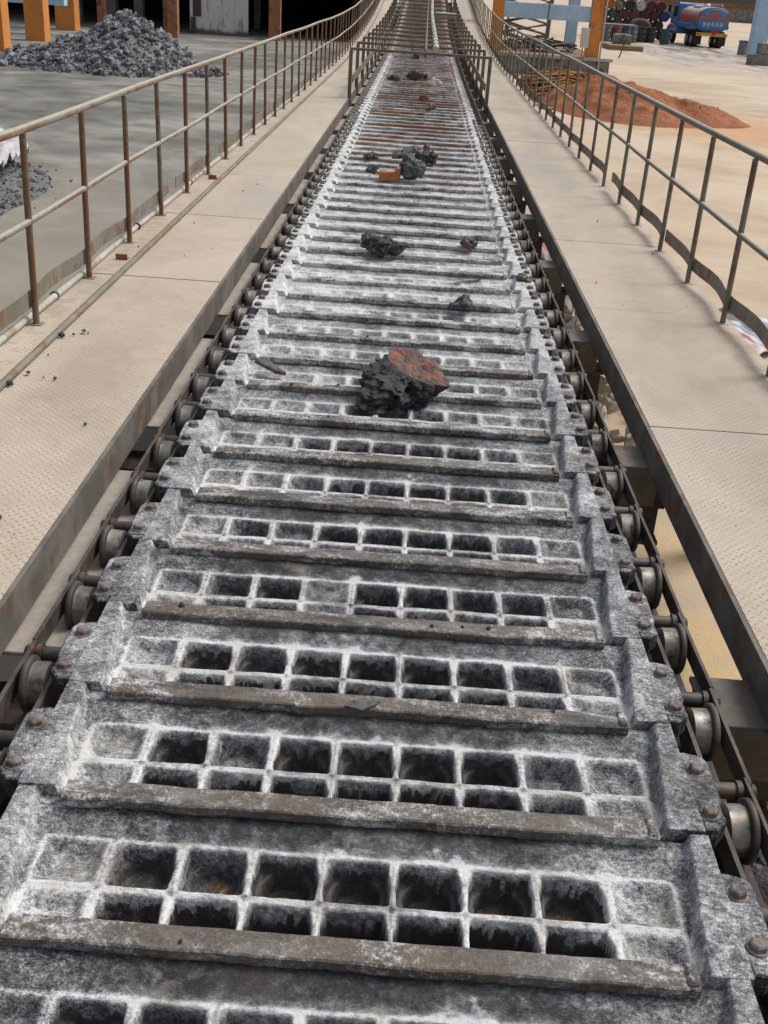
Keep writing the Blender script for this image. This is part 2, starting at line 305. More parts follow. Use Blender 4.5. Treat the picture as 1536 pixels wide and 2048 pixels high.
# ------------------------------------------------------------------ mesh helpers
class MB:
    def __init__(s): s.v = []; s.f = []; s.mi = []; s.sm = []; s.m = 0
    def add(s, vs, fs, smooth=False):
        o = len(s.v); s.v += [tuple(map(float, p)) for p in vs]
        for f in fs: s.f.append([i + o for i in f]); s.mi.append(s.m); s.sm.append(smooth)
    def box(s, x0, x1, y0, y1, z0, z1, c=0.0):
        if c <= 0:
            s.add([(x0, y0, z0), (x1, y0, z0), (x1, y1, z0), (x0, y1, z0), (x0, y0, z1), (x1, y0, z1), (x1, y1, z1), (x0, y1, z1)],
                  [(3, 2, 1, 0), (4, 5, 6, 7), (0, 1, 5, 4), (1, 2, 6, 5), (2, 3, 7, 6), (3, 0, 4, 7)])
        else: s.prism([(x0, y0), (x1, y0), (x1, y1), (x0, y1)], z0, z1, c)
    def prism(s, poly, z0, z1, c=0.0, Tm=None):
        n = len(poly); cx = sum(p[0] for p in poly) / n; cy = sum(p[1] for p in poly) / n
        ar = sum(poly[i][0] * poly[(i + 1) % n][1] - poly[(i + 1) % n][0] * poly[i][1] for i in range(n))
        if ar < 0: poly = poly[::-1]
        def inset(d):
            out = []
            for i in range(n):
                a, b, e = Vector(poly[i - 1]), Vector(poly[i]), Vector(poly[(i + 1) % n])
                n1 = (b - a).normalized(); n2 = (e - b).normalized()
                m1 = Vector((-n1.y, n1.x)); m2 = Vector((-n2.y, n2.x)); bb = (m1 + m2); k = max(.35, 1 + m1.dot(m2))
                out.append(b + bb * (d / k))
            return out
        rings = [[(p[0], p[1], z0) for p in poly]]
        if c > 0:
            rings.append([(p[0], p[1], z1 - c) for p in poly]); rings.append([(p.x, p.y, z1) for p in inset(c)])
        else: rings.append([(p[0], p[1], z1) for p in poly])
        vs = [p for r in rings for p in r]; fs = []
        for k in range(len(rings) - 1):
            for i in range(n):
                j = (i + 1) % n; fs.append((k * n + i, k * n + j, (k + 1) * n + j, (k + 1) * n + i))
        fs.append(tuple(range(n))[::-1]); fs.append(tuple((len(rings) - 1) * n + i for i in range(n)))
        if Tm is not None: vs = [Tm @ Vector(p) for p in vs]
        s.add(vs, fs)
    def obox(s, Tm, hx, hy, hz, c=0):
        b = MB(); b.box(-hx, hx, -hy, hy, -hz, hz, c); s.add([Tm @ Vector(p) for p in b.v], b.f)
    def tube(s, pts, r, n=10, cap=True, smooth=True):
        pts = [Vector(p) for p in pts]; vs = []; fs = []; up0 = None
        for i, p in enumerate(pts):
            d = (pts[min(i + 1, len(pts) - 1)] - pts[max(i - 1, 0)]).normalized()
            a = Vector((0, 0, 1)) if abs(d.z) < .9 else Vector((1, 0, 0))
            u = d.cross(a).normalized(); w = u.cross(d)
            rr = r[i] if isinstance(r, (list, tuple)) else r
            for k in range(n):
                t = 2 * math.pi * k / n; vs.append(p + (u * math.cos(t) + w * math.sin(t)) * rr)
        for i in range(len(pts) - 1):
            for k in range(n):
                j = (k + 1) % n; fs.append((i * n + k, i * n + j, (i + 1) * n + j, (i + 1) * n + k))
        s.add(vs, fs, smooth)
        if cap:
            o = len(vs); L = (len(pts) - 1) * n
            s.add(vs[:n], [tuple(range(n))[::-1]]); s.add(vs[L:], [tuple(range(n))])
    def lathe(s, prof, axis='X', n=24, c=(0, 0, 0), smooth=True, close=True):
        vs = []; fs = []
        for a, r in prof:
            for k in range(n):
                t = 2 * math.pi * k / n; u, w = r * math.cos(t), r * math.sin(t)
                p = {'X': (a, u, w), 'Y': (w, a, u), 'Z': (u, w, a)}[axis]
                vs.append((p[0] + c[0], p[1] + c[1], p[2] + c[2]))
        for i in range(len(prof) - 1):
            for k in range(n):
                j = (k + 1) % n; fs.append((i * n + k, i * n + j, (i + 1) * n + j, (i + 1) * n + k))
        s.add(vs, fs, smooth)
        if close:
            L = (len(prof) - 1) * n; s.add(vs[:n], [tuple(range(n))[::-1]]); s.add(vs[L:], [tuple(range(n))])
    def mesh(s, name, mats):
        me = bpy.data.meshes.new(name); me.from_pydata(s.v, [], s.f); me.update()
        for m in (mats if isinstance(mats, (list, tuple)) else [mats]): me.materials.append(M[m] if isinstance(m, str) else m)
        me.polygons.foreach_set('material_index', s.mi); me.polygons.foreach_set('use_smooth', s.sm); return me
    def obj(s, name, mats, parent=None, loc=None):
        return link(name, s.mesh(name, mats), parent, loc)
def link(name, me, parent=None, loc=None):
    o = bpy.data.objects.new(name, me); COL.objects.link(o)
    if parent: o.parent = parent
    if loc: o.location = loc
    return o
def tag(o, label=None, cat=None, group=None, kind=None):
    if label: o['label'] = label
    if cat: o['category'] = cat
    if group: o['group'] = group
    if kind: o['kind'] = kind
    return o
def thing(name, loc=(0, 0, 0), rot=(0, 0, 0)):
    o = bpy.data.objects.new(name, None); COL.objects.link(o); o.location = loc; o.rotation_euler = rot; o.empty_display_size = .1; return o
def copy_tree(o, parent=None):
    c = o.copy(); COL.objects.link(c)
    if parent: c.parent = parent
    for ch in list(o.children): copy_tree(ch, c)
    return c
ONES = ['', 'first', 'second', 'third', 'fourth', 'fifth', 'sixth', 'seventh', 'eighth', 'ninth', 'tenth', 'eleventh', 'twelfth', 'thirteenth', 'fourteenth', 'fifteenth', 'sixteenth', 'seventeenth', 'eighteenth', 'nineteenth']
def ordw(n):
    if n < 20: return ONES[n]
    tens = {2: ('twentieth', 'twenty'), 3: ('thirtieth', 'thirty'), 4: ('fortieth', 'forty')}[n // 10]
    return tens[0] if n % 10 == 0 else tens[1] + '-' + ONES[n % 10]
# numpy value-noise fbm on xy
def vnoise(x, y, seed):
    xi = np.floor(x).astype(np.int64); yi = np.floor(y).astype(np.int64); xf = x - xi; yf = y - yi
    def h(a, b):
        n = (a * 374761393 + b * 668265263 + seed * 1274126177) & 0xffffffff
        n = ((n ^ (n >> 13)) * 1274126177) & 0xffffffff
        return ((n ^ (n >> 16)) & 0xffff) / 65535.0
    u = xf * xf * (3 - 2 * xf); v = yf * yf * (3 - 2 * yf)
    return (h(xi, yi) * (1 - u) + h(xi + 1, yi) * u) * (1 - v) + (h(xi, yi + 1) * (1 - u) + h(xi + 1, yi + 1) * u) * v
def fbm(x, y, seed, oc=4):
    s = 0; a = .5; t = 0
    for i in range(oc):
        s = s + a * vnoise(x, y, seed + i * 17); t += a; a *= .55; x = x * 2.03 + 5.1; y = y * 2.03 + 1.7
    return s / t - .5
def sstep(a, b, x):
    t = np.clip((x - a) / (b - a), 0, 1); return t * t * (3 - 2 * t)

# ------------------------------------------------------------------ conveyor line
CX, ZC, P0, PITCH = -0.02, 1.25, 2.112, 0.4385
BEND, CURVE = 26.0, 0.00130
def rise(y): return 0.0 if y <= BEND else (y - BEND) ** 2 * CURVE
def tilt(y): return 0.0 if y < BEND else math.atan(2 * CURVE * (y - BEND))
def bend(pts): return [(p[0], p[1], p[2] + rise(p[1])) for p in pts]

SPECIAL = {  # filling of the nine pockets (0 empty and deep .. 1 filled), far row
    -2: [.9, .25, .2, .1, .1, .15, .1, .2, .9], -1: [.85, .45, .3, 0, 0, 0, 0, .05, .8], 0: [.8, .3, .45, .15, .1, .0, .05, .5, .8],
    1: [.85, .25, .3, .1, .1, .05, .35, .45, .8], 2: [.85, .65, .35, 1, .05, .0, .5, .55, .8], 3: [.85, .6, .6, .2, .1, .1, .3, .5, .8],
    4: [.85, .75, .45, .1, .1, .1, .3, .7, .85], 5: [.85, .8, .5, .2, .15, .2, .35, .5, .85]}
def pan_mesh(name, k, nx, ny, seed):
    rs = random.Random(seed); W = .862; y0, y1 = -.03, .405
    xs = np.linspace(-W, W, nx); ys = np.linspace(y0, y1, ny); X, Y = np.meshgrid(xs, ys); ax = np.abs(X)
    so = seed * 3.7
    n1 = fbm(X * 9 + so, Y * 9, seed); n2 = fbm(X * 38 + so, Y * 38, seed + 5); n3 = fbm(X * 3 + so, Y * 3, seed + 9); n3b = .5 + 1.6 * fbm(X * 7 + so, Y * 2, seed + 21)
    w = .772 + .052 * np.clip(Y / PITCH, 0, 1) + .006 * n1
    Z = np.zeros_like(X); L = np.full_like(X, .515); S = np.full_like(X, .0); WT = np.zeros_like(X); SM = np.zeros_like(X)
    # plate level inside the trough
    far = sstep(.284, .40, Y)
    plate = -.052 + .02 * far + .006 * n1
    inside = sstep(0, .018, w - ax)
    Z = Z * (1 - inside) + plate * inside
    near = 1 - sstep(.0, .012, Y + .004 * n1); Z = Z * (1 - near * inside) + (-.03) * near * inside
    L = L * (1 - inside) + .44 * inside
    L += .10 * ((inside > .02) & (inside < .98))
    # pockets
    fill = SPECIAL.get(k)
    if fill: fill = [max(0, q - .13) if q < .8 else q for q in fill]
    if fill is None:
        f0 = .25 + .035 * (k - 4) if k < 13 else .95; fill = [min(.96, f0 + .6 * abs(c - 4.8) / 4.2 + rs.uniform(-.08, .22)) for c in range(9)]
    cp = 1.528 / 9
    jit = .010 * n1 + .010 * n2
    dmin = np.full_like(X, 9.)
    for r, (ya, yb) in enumerate(((.011, .1315), (.1425, .288))):
        for c in range(9):
            fl = min(1, max(0, fill[c] + (rs.uniform(-.1, .15) if r == 1 else rs.uniform(.0, .15))))
            if r == 0 and fill[c] == 1: fl = .93
            xc = -.764 + cp * (c + .5); yc = (ya + yb) / 2; hx = cp / 2 - .0062; hy = (yb - ya) / 2; rad = .013
            qx = np.abs(X - xc) - hx + rad; qy = np.abs(Y - yc) - hy + rad
            d = -(np.hypot(np.maximum(qx, 0), np.maximum(qy, 0)) + np.minimum(np.maximum(qx, qy), 0) - rad) 
            m = d > -.01
            de = d + jit * (1.0 if fl > .25 else .55) - (.020 * np.clip(n3b, 0, 1) + .012 * np.clip(n1 * 2, 0, 1)) * sstep(yc, yb, Y)
            depth = .022 + (.034 if r == 1 else .085) * (1 - fl)
            bowl = sstep(-.001, .011 + .045 * max(0, fl - .2), de)
            dz = depth * bowl
            # lumpy crust in part-filled pockets
            if fl > .2: dz = dz * (1 + .5 * n1 * fl + .25 * n2)
            s_c = 0
            if fl < .55:
                rc = np.hypot(X - xc, (Y - yc - .004) * 1.0); circ = 1 - sstep(.054, .059, rc + .003 * n1); dz = dz + (.05 if r == 1 else .03) * circ * bowl * (1 - fl); s_c = circ * bowl * (r == 1) * (1 - fl)
                if r == 1 and fl < .3: WT = np.maximum(WT, circ * bowl * (1 - sstep(.036, .041, rc)))
            if fl >= .99 : dz = .008 * bowl + .004 * n2
            Z = np.where(m, Z - dz, Z)
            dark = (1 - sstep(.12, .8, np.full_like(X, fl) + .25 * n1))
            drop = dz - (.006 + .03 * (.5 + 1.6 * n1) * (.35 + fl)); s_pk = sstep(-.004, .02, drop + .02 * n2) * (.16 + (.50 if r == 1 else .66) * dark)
            S = np.where(m, np.maximum(S, np.maximum(s_pk, .8 * s_c)), S)  # darker the deeper the pocket, most in the empty ones
            L = np.where(m, L * (1 - bowl) + (.36 + .12 * fl) * bowl, L)
            if r == 0 and (c < 3 or c > 6): L = np.where(m, L + .20 * (1 - .6 * dark), L); SM = np.where(m, np.maximum(SM, .32 * (1 - dark)), SM)
            SM = np.where(m & (r == 1), np.maximum(SM, .25 * (1 - dark)), SM)
            dmin = np.where(m, np.minimum(dmin, np.abs(d)), dmin)
            if fl >= .99: S = np.where(m, 0, S)
    rowz = (Y > .004) & (Y < .296) & (ax < .77)
    plate_top = rowz & (S < .12)
    L = np.where(plate_top, L + .40 * np.exp(-np.maximum(dmin - .003, 0) / .004), L)
    # ridge stands a little higher, lime flares up the far wall behind every divider
    ridge = np.exp(-((Y - .137) / .006) ** 2) * (ax < .765); Z += .004 * ridge
    cell = (X + .764) / cp; dx = np.abs(cell - np.round(cell)) * cp
    fl_ = np.exp(-dx / .022) * np.exp(-np.abs(Y - .291) / .022) * (ax < .7); L += .34 * fl_
    L += .25 * np.exp(-((Y - .293) / .010) ** 2) * (ax < .6) * sstep(-.05, .1, n3 + .5 * n1)
    xr = .5 + .5 * np.clip((X + .1) / .5, -1, 1)
    # run-off lime: thick at the divider tops and along the pocket edge, streaked up the far wall
    SM = np.maximum(SM, np.where(plate_top, (.40 + .5 * n3) * np.exp(-np.maximum(dmin - .002, 0) / .007), 0))
    cen = np.exp(-(X / .55) ** 4)
    SM += .55 * np.exp(-dx / .030) * np.exp(-np.abs(Y - .294) / .022) * (Y > .274) * cen
    SM += .42 * np.exp(-((Y - .297 - .02 * n1) / .020) ** 2) * cen * sstep(-.15, .12, n3 + .5 * n1)
    SM += .30 * np.exp(-((Y - .34) / .03) ** 2) * sstep(.02, .16, n1 + .6 * n2) * cen
    # far wall is bare in its middle; shade of the overhanging lip painted on it
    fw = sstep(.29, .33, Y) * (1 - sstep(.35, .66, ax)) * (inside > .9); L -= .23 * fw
    S += .40 * sstep(.325, .375, Y + .03 * n1) * (1 - sstep(.35, .72, ax)) * (inside > .9) * (.55 + .45 * xr)  # shade under the next pan's lip, put into the colour
    L += .25 * n3 * inside
    Z += .0022 * n2 + .003 * n1 * inside
    vs = np.stack([X, Y, Z], -1).reshape(-1, 3)
    idx = np.arange(nx * ny).reshape(ny, nx)
    q = np.stack([idx[:-1, :-1], idx[:-1, 1:], idx[1:, 1:], idx[1:, :-1]], -1).reshape(-1, 4)
    b = MB(); b.v = vs.tolist(); b.f = q.tolist(); b.mi = [0] * len(q); b.sm = [True] * len(q)
    nb = len(b.v)
    # skirts
    loop = list(idx[0, :]) + list(idx[1:, -1]) + list(idx[-1, -2::-1]) + list(idx[-2:0, 0])
    n = len(loop); b.v += [(b.v[i][0], b.v[i][1], -.17 if abs(b.v[i][0]) < .8 else -.05) for i in loop]
    for i in range(n):
        j = (i + 1) % n; b.f.append([loop[j], loop[i], nb + i, nb + j]); b.mi.append(0); b.sm.append(False)
    # ears with their lugs
    for s in (-1, 1):
        poly = [(.858, .012), (.915, .004), (.926, .02), (.927, .08), (.934, .10), (.934, .25), (.922, .272), (.88, .285), (.858, .285)]
        b.prism([(s * p[0], p[1]) for p in poly], -.042, -.003, .006)
        b.prism([(s * .866, -.012), (s * .90, -.012), (s * .93, .022), (s * .93, .04), (s * .866, .04)], -.065, -.006, .005)
    nt = len(b.v)
    L = np.clip(L, 0, 1.1).reshape(-1); S = np.clip(S, 0, 1).reshape(-1); WT = WT.reshape(-1); SM = np.clip(SM, 0, 1.2).reshape(-1)
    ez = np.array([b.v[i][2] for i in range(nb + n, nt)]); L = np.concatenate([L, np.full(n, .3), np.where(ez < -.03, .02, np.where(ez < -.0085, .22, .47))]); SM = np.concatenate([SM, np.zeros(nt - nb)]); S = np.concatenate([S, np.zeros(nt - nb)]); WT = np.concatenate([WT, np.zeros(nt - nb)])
    me = b.mesh(name, 'pan')
    for nm, a in (('lime', L), ('darkness', S), ('wet', WT), ('smear', SM)):
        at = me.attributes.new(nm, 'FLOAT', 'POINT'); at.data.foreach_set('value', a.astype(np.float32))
    return me
def lip_mesh(name, nx, seed):
    prof = [(.001, -.036), (.001, -.006), (-.002, -.002), (-.020, -.001), (-.042, -.001), (-.063, -.002), (-.067, -.006), (-.067, -.026), (-.064, -.034)]
    xs = np.linspace(-.742, .742, nx); vs = []; n = len(prof)
    a = fbm(xs * 7, xs * 0 + seed, seed); c = fbm(xs * 40, xs * 0 + 3.3, seed + 3); e = fbm(xs * 22, xs * 0 + 7, seed + 6)
    for i, x in enumerate(xs):
        for j, (y, z) in enumerate(prof):
            k = 1 if y < -.03 else .35
            vs.append((x, y + k * (.010 * a[i] + .008 * c[i]), z + .003 * a[i] + .0012 * e[i] * (j % 3)))
    fs = [(i * n + j, i * n + (j + 1) % n, (i + 1) * n + (j + 1) % n, (i + 1) * n + j) for i in range(nx - 1) for j in range(n)]
    b = MB(); b.add(vs, fs, False); b.add(vs[:n], [tuple(range(n))]); b.add(vs[-n:], [tuple(range(n))[::-1]])
    b.box(.715, .738, -.058, .0, -.02, .007, .005)
    return b.mesh(name, 'lip')
bolt_b = MB()
bolt_b.prism([(.027 * math.cos(t * math.pi / 8), .027 * math.sin(t * math.pi / 8)) for t in range(16)], 0, .003, .001)
bolt_b.prism([(.021 * math.cos(t * math.pi / 3), .021 * math.sin(t * math.pi / 3)) for t in range(6)], .003, .019, .004)
bolt_me = bolt_b.mesh('bolt', 'bolt')

near_m = {k: pan_mesh('tray', k, 420, 108, k + 40) for k in range(-3, 4)}
near_m.update({k: pan_mesh('tray', k, 260, 72, k + 40) for k in range(4, 10)})
mid_m = [pan_mesh('tray', 10 + 3 * i, 150, 44, 100 + i) for i in range(5)]
far_m = [pan_mesh('tray', 30 + 3 * i, 90, 30, 140 + i) for i in range(4)]
lips_m = [lip_mesh('lip_bar', 200, 300 + i) for i in range(7)]
far_lip = [lip_mesh('lip_bar', 50, 330 + i) for i in range(3)]
NPAN = 130
def merged_far(i):                                   # far copies show no parts: tray and lip in one mesh
    a = far_m[i % 4].copy(); bm = bmesh.new(); bm.from_mesh(a); n0 = len(bm.faces)
    bm.from_mesh(far_lip[i % 3]); bm.faces.ensure_lookup_table()
    for f in bm.faces[n0:]: f.material_index = 1
    bm.to_mesh(a); bm.free(); a.materials.append(M['lip']); a.name = 'casting_pan'; return a
far_full = [merged_far(i) for i in range(4)]
PAN_NOTE = {2: 'with one middle pocket filled with grey granules', -1: 'with open round-bottomed pockets, amber water in one',
            6: 'carrying the big rust-topped slag block', 13: 'with the black lump of slag in it', 21: 'with the orange brick broken on it'}
for k in range(-3, NPAN):
    y = P0 + PITCH * k; rk = random.Random(k * 31 + 5); loc = (CX + rk.uniform(-.006, .006), y, ZC + rise(y) + rk.uniform(-.002, .002))
    row = k + 3
    if k < 36:
        t = thing('casting_pan', loc, (rk.uniform(-.008, .008), rk.uniform(-.003, .003), rk.uniform(-.006, .006)))
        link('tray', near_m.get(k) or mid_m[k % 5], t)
        link('lip_bar', lips_m[(k * 3) % 7], t)
        for s in (-1, 1):
            for by in (.05, .215):
                o = link('bolt', bolt_me, t, (s * (.89 + rk.uniform(-.004, .004)), by + rk.uniform(-.01, .01), -.003)); o.rotation_euler = (rk.uniform(-.05, .05), rk.uniform(-.05, .05), rk.uniform(0, 1))
    else:
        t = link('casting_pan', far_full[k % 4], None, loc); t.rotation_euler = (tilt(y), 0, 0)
    if row <= 0: lab = 'lime-splashed iron pan just below the bottom edge of the photo'
    elif k in PAN_NOTE: lab = 'iron casting pan %s, %s row from the bottom' % (PAN_NOTE[k], ordw(row))
    elif k < 24: lab = 'lime-splashed iron casting pan, %s row up from the bottom edge' % ordw(row)
    elif k < 41: lab = 'white-crusted casting pan in the stretch just before the portal frames'
    else: lab = 'rust-dusted casting pan in the far stretch under the portal frames'
    tag(t, lab, 'casting pan', 'casting pans of the conveyor')

# chain rollers and links
def plate_poly(l0, l1, h):
    return [(l0, -h), (l1, -h), (l1 + h * .35, -h * .6), (l1 + h * .35, h * .6), (l1, h), (l0, h), (l0 - h * .3, h * .6), (l0 - h * .3, -h * .6)]
def chain_proto(s):
    t = thing('chain_link')
    def plate(x, th, h, l0, l1, nm):
        b = MB(); Tm = Matrix(((0, 0, 1, x), (1, 0, 0, 0), (0, 1, 0, 0), (0, 0, 0, 1)))
        b.prism(plate_poly(l0, l1, h), -th / 2, th / 2, .002, Tm); return b.obj(nm, 'dark_steel', t)
    plate(s * 1.064, .012, .033, -.19, .255, 'link_plate')
    plate(s * .948, .014, .036, -.2, .225, 'link_plate')
    b = MB(); b.lathe([(s * .93, .023), (s * 1.085, .023), (s * 1.09, .019)], 'X', 14, (0, .235, .0)); b.lathe([(s * 1.035, .03), (s * 1.05, .03)], 'X', 14, (0, .235, 0)); b.obj('pin', 'dark_steel', t)
    b = MB(); b.lathe([(s * .955, .03), (s * .957, .058), (s * .965, .064), (s * .970, .069)], 'X', 32, (0, .1, -.02)); 
    b.m = 1; b.lathe([(s * .970, .069), (s * 1.0, .070), (s * 1.016, .0705), (s * 1.018, .0712)], 'X', 32, (0, .1, -.02), True, False); b.m = 0
    b.lathe([(s * 1.018, .0712), (s * 1.021, .083), (s * 1.024, .087), (s * 1.036, .087), (s * 1.04, .083), (s * 1.043, .04)], 'X', 32, (0, .1, -.02)); b.lathe([(s * .935, .02), (s * 1.065, .02)], 'X', 12, (0, .1, -.02))
    b.obj('roller', ['wheel', 'tread'], t)
    return t
def chain_far(s):
    b = MB(); b.box(s * 1.062 - .006, s * 1.062 + .006, -.03, .42, -.03, .034); b.box(s * .948 - .006, s * .948 + .006, -.03, .41, -.04, .03)
    b.lathe([(s * .93, .023), (s * 1.085, .023)], 'X', 8, (0, .235, 0)); b.m = 1
    b.lathe([(s * .957, .067), (s * 1.018, .07), (s * 1.022, .086), (s * 1.04, .086)], 'X', 14, (0, .1, -.02)); return b.mesh('chain_link', ['dark_steel', 'wheel'])
for s, side in ((-1, 'left'), (1, 'right')):
    pr = chain_proto(s); fm = chain_far(s)
    for k in range(-3, NPAN):
        y = P0 + PITCH * k; loc = (CX, y, 1.148 + rise(y)); row = k + 3
        if k < 36:
            o = pr if k == -3 else copy_tree(pr); o.location = loc; o.rotation_euler = (0, 0, s * .012 * (-1) ** k * .6 + s * .014)
        else:
            o = link('chain_link', fm, None, loc); o.rotation_euler = (tilt(y), 0, 0)
        if row <= 0: lab = 'chain link beside the casting pan below the bottom edge, %s side' % side
        elif k < 24: lab = '%s chain link with flanged roller beside the %s pan row from the bottom' % (side, ordw(row))
        elif k < 41: lab = 'small %s chain link and roller in the stretch before the portal frames' % side
        else: lab = 'tiny far %s chain link and roller under the portal frames' % side
        tag(o, lab, 'chain link', 'chain links along the %s side' % side)

# conveyor frame: track rails, cross beams, legs
cf = tag(thing('conveyor_frame', (0, 0, 0)), 'dusty steel frame of cross beams and track rails under the pan conveyor', 'steel frame')
YS = [1.0] + list(np.arange(BEND, 61, 2))
for s in (-1, 1):
    b = MB()
    for ya, yb in zip(YS[:-1], YS[1:]):
        za, zb = rise(ya), rise(yb)
        for x0, x1, z0, z1 in ((.955, 1.05, 1.02, 1.04), (.99, 1.005, .93, 1.02), (.955, 1.05, .92, .935)):
            xa, xb = sorted((CX + s * x0, CX + s * x1))
            b.add([(xa, ya, z0 + za), (xb, ya, z0 + za), (xb, ya, z1 + za), (xa, ya, z1 + za), (xa, yb, z0 + zb), (xb, yb, z0 + zb), (xb, yb, z1 + zb), (xa, yb, z1 + zb)],
                  [(0, 1, 2, 3), (4, 7, 6, 5), (0, 4, 5, 1), (1, 5, 6, 2), (2, 6, 7, 3), (3, 7, 4, 0)])
    b.obj('track_rail', 'dark_steel', cf)
i = 0
yb_ = .85
while yb_ < 58:
    r = rise(yb_); b = MB()
    b.box(-1.32, 1.32, yb_ - .012, yb_ + .012, .72 + r, .9 + r); b.box(-1.32, 1.32, yb_ - .11, yb_ + .11, .9 + r, .916 + r); b.box(-1.32, 1.32, yb_ - .11, yb_ + .11, .70 + r, .72 + r)
    b.obj('cross_beam', 'dark_steel', cf)
    b = MB(); b.box(1.02, 1.26, yb_ - .13, yb_ + .13, 1.105 + r, 1.12 + r, .003); b.box(1.02, 1.26, yb_ - .13, yb_ - .115, .917 + r, 1.105 + r); b.box(1.02, 1.255, yb_ + .06, yb_ + .075, .917 + r, 1.104 + r)
    b.obj('bracket', 'frame_steel', cf)
    b = MB(); b.box(-1.3, -1.02, yb_ + .05, yb_ + 1.5, 1.065 + r, 1.08 + r, .003); b.obj('cover_plate', 'beam_top', cf)
    for s in (-1, 1):
        b = MB(); b.box(s * .8 - .07, s * .8 + .07, yb_ - .07, yb_ + .07, 0, .70 + r); b.obj('leg', 'dark_steel', cf)
    yb_ += 1.985; i += 1

# ------------------------------------------------------------------ walkways
for s, side in ((-1, 'left'), (1, 'right')):
    w = tag(thing('walkway', (0, 0, 0)), 'dusty chequer plate steel walkway along the %s side of the conveyor' % side, 'walkway')
    seams = [.65] + [2.77 + 2.12 * i for i in range(27)]
    xi, xo = (1.225, 2.12)
    rw = random.Random(s + 9)
    for ya, yb in zip(seams[:-1], seams[1:]):
        b = MB(); d1, d2 = rw.uniform(0, .004), rw.uniform(0, .004); g = .003
        n = 6
        vs = []
        for yy, dz in ((ya + g, d1), (yb - g, d2)):
            for x in (xi, xo): vs.append((s * x, yy, 1.25 + rise(yy) + dz)); vs.append((s * x, yy, 1.243 + rise(yy) + dz))
        b.add(vs, [(0, 2, 6, 4) if s > 0 else (4, 6, 2, 0), (1, 5, 7, 3), (0, 1, 3, 2), (4, 6, 7, 5), (0, 4, 5, 1), (2, 3, 7, 6)])
        b.obj('deck_plate', 'deck', w)
    segs = [.65] + [.65 + 4.24 * i for i in range(1, 6)] + list(np.arange(26.09, 60, 2.12))
    for ya, yb in zip(segs[:-1], segs[1:]):
        b = MB()
        for x0, x1, z0, z1 in ((1.205, 1.222, 1.10, 1.252), (1.222, 1.30, 1.10, 1.113), (2.085, 2.10, 1.09, 1.242)):
            xa, xb = sorted((s * x0, s * x1)); za, zb = rise(ya), rise(yb); g = .003
            b.add([(xa, ya + g, z0 + za), (xb, ya + g, z0 + za), (xb, ya + g, z1 + za), (xa, ya + g, z1 + za), (xa, yb - g, z0 + zb), (xb, yb - g, z0 + zb), (xb, yb - g, z1 + zb), (xa, yb - g, z1 + zb)],
                  [(0, 1, 2, 3), (4, 7, 6, 5), (0, 4, 5, 1), (1, 5, 6, 2), (2, 6, 7, 3), (3, 7, 4, 0)])
        b.obj('edge_channel', 'frame_steel', w)
    for yy in np.arange(1.8, 58, 4.24):
        b = MB(); b.box(s * 2.05 - .05, s * 2.05 + .05, yy - .06, yy + .06, 0, 1.09 + rise(yy)); b.box(min(s * 1.24, s * 2.08), max(s * 1.24, s * 2.08), yy - .04, yy + .04, 1.11 + rise(yy), 1.235 + rise(yy)); b.obj('support_leg', 'dark_steel', w)
    if s < 0:
        b = MB(); b.tube(bend([(-1.885, y, 1.27) for y in np.arange(.7, 59, 1.6)]), .019, 8); b.obj('edge_rod', 'band', w)

# ------------------------------------------------------------------ railings
for s, side in ((-1, 'left'), (1, 'right')):
    r = tag(thing('railing', (s * 2.06, 0, 0)), 'rusty pipe railing with flat toe strip on the %s walkway edge' % side, 'railing')
    rr = random.Random(11 + s); xb = 2.055 if s < 0 else 2.06
    py = [5.83 + 1.06 * i for i in range(-4, 50)] if s < 0 else [5.80 + 1.05 * i for i in range(-4, 50)]
    for y in py:
        l = rr.uniform(-.012, .012); b = MB(); x = s * .0
        b.tube([(x, y, 1.245 + rise(y)), (x + l * .4, y + l * .3, 1.75 + rise(y)), (x + l, y + l, 2.275 + rise(y))], .0185, 10)
        b.prism([(x - .035, y - .035), (x + .035, y - .035), (x + .035, y + .035), (x - .035, y + .035)], 1.25 + rise(y), 1.256 + rise(y))
        b.obj('post', 'post_left' if s < 0 else 'rail_right', r)
    yy = np.arange(.9, 58.6, .35)
    b = MB(); b.tube(bend([(.006 * math.sin(y * 1.3), y, 2.295 + .003 * math.sin(y * .9 + s)) for y in yy]), .0225, 12); b.obj('top_rail', 'rail_left' if s < 0 else 'rail_right', r)
    b = MB(); b.tube(bend([(s * -.004 + .005 * math.sin(y * 1.1 + 2), y, 1.822 + .003 * math.sin(y * 1.7)) for y in yy]), .018, 10); b.obj('mid_rail', 'rail_left' if s < 0 else 'rail_right', r)
    # toe strip, buckled between posts
    pieces = [(.9, 9.6), (9.75, 22.3), (22.4, 58)] if s < 0 else [(.9, 9.02), (9.1, 11.9), (12.35, 27), (27.1, 58)]
    b = MB()
    for ya, yb in pieces:
        ys = np.arange(ya, yb, .12); vs = []
        for y in ys:
            ph = (y - py[0]) / 1.055; amp = .016 + .03 * abs(mnoise.noise(Vector((y * .35, s, 0)))) * (2 if s > 0 else 1)
            o = s * (.022 + amp * math.sin(math.pi * (ph % 1)) ** 2); z = 1.34 + .018 * mnoise.noise(Vector((y * .9, 3, s))) + rise(y)
            vs += [(o, y, z), (o + s * .006, y, z), (o + s * .006, y, z + .095), (o, y, z + .095)]
        n = len(ys); fs = [(i * 4 + j, i * 4 + (j + 1) % 4, i * 4 + 4 + (j + 1) % 4, i * 4 + 4 + j) for i in range(n - 1) for j in range(4)] + [(0, 3, 2, 1), ((n - 1) * 4, (n - 1) * 4 + 1, (n - 1) * 4 + 2, (n - 1) * 4 + 3)]
        b.add(vs, fs if s > 0 else [f[::-1] for f in fs])
    b.obj('toe_strip', 'band', r)

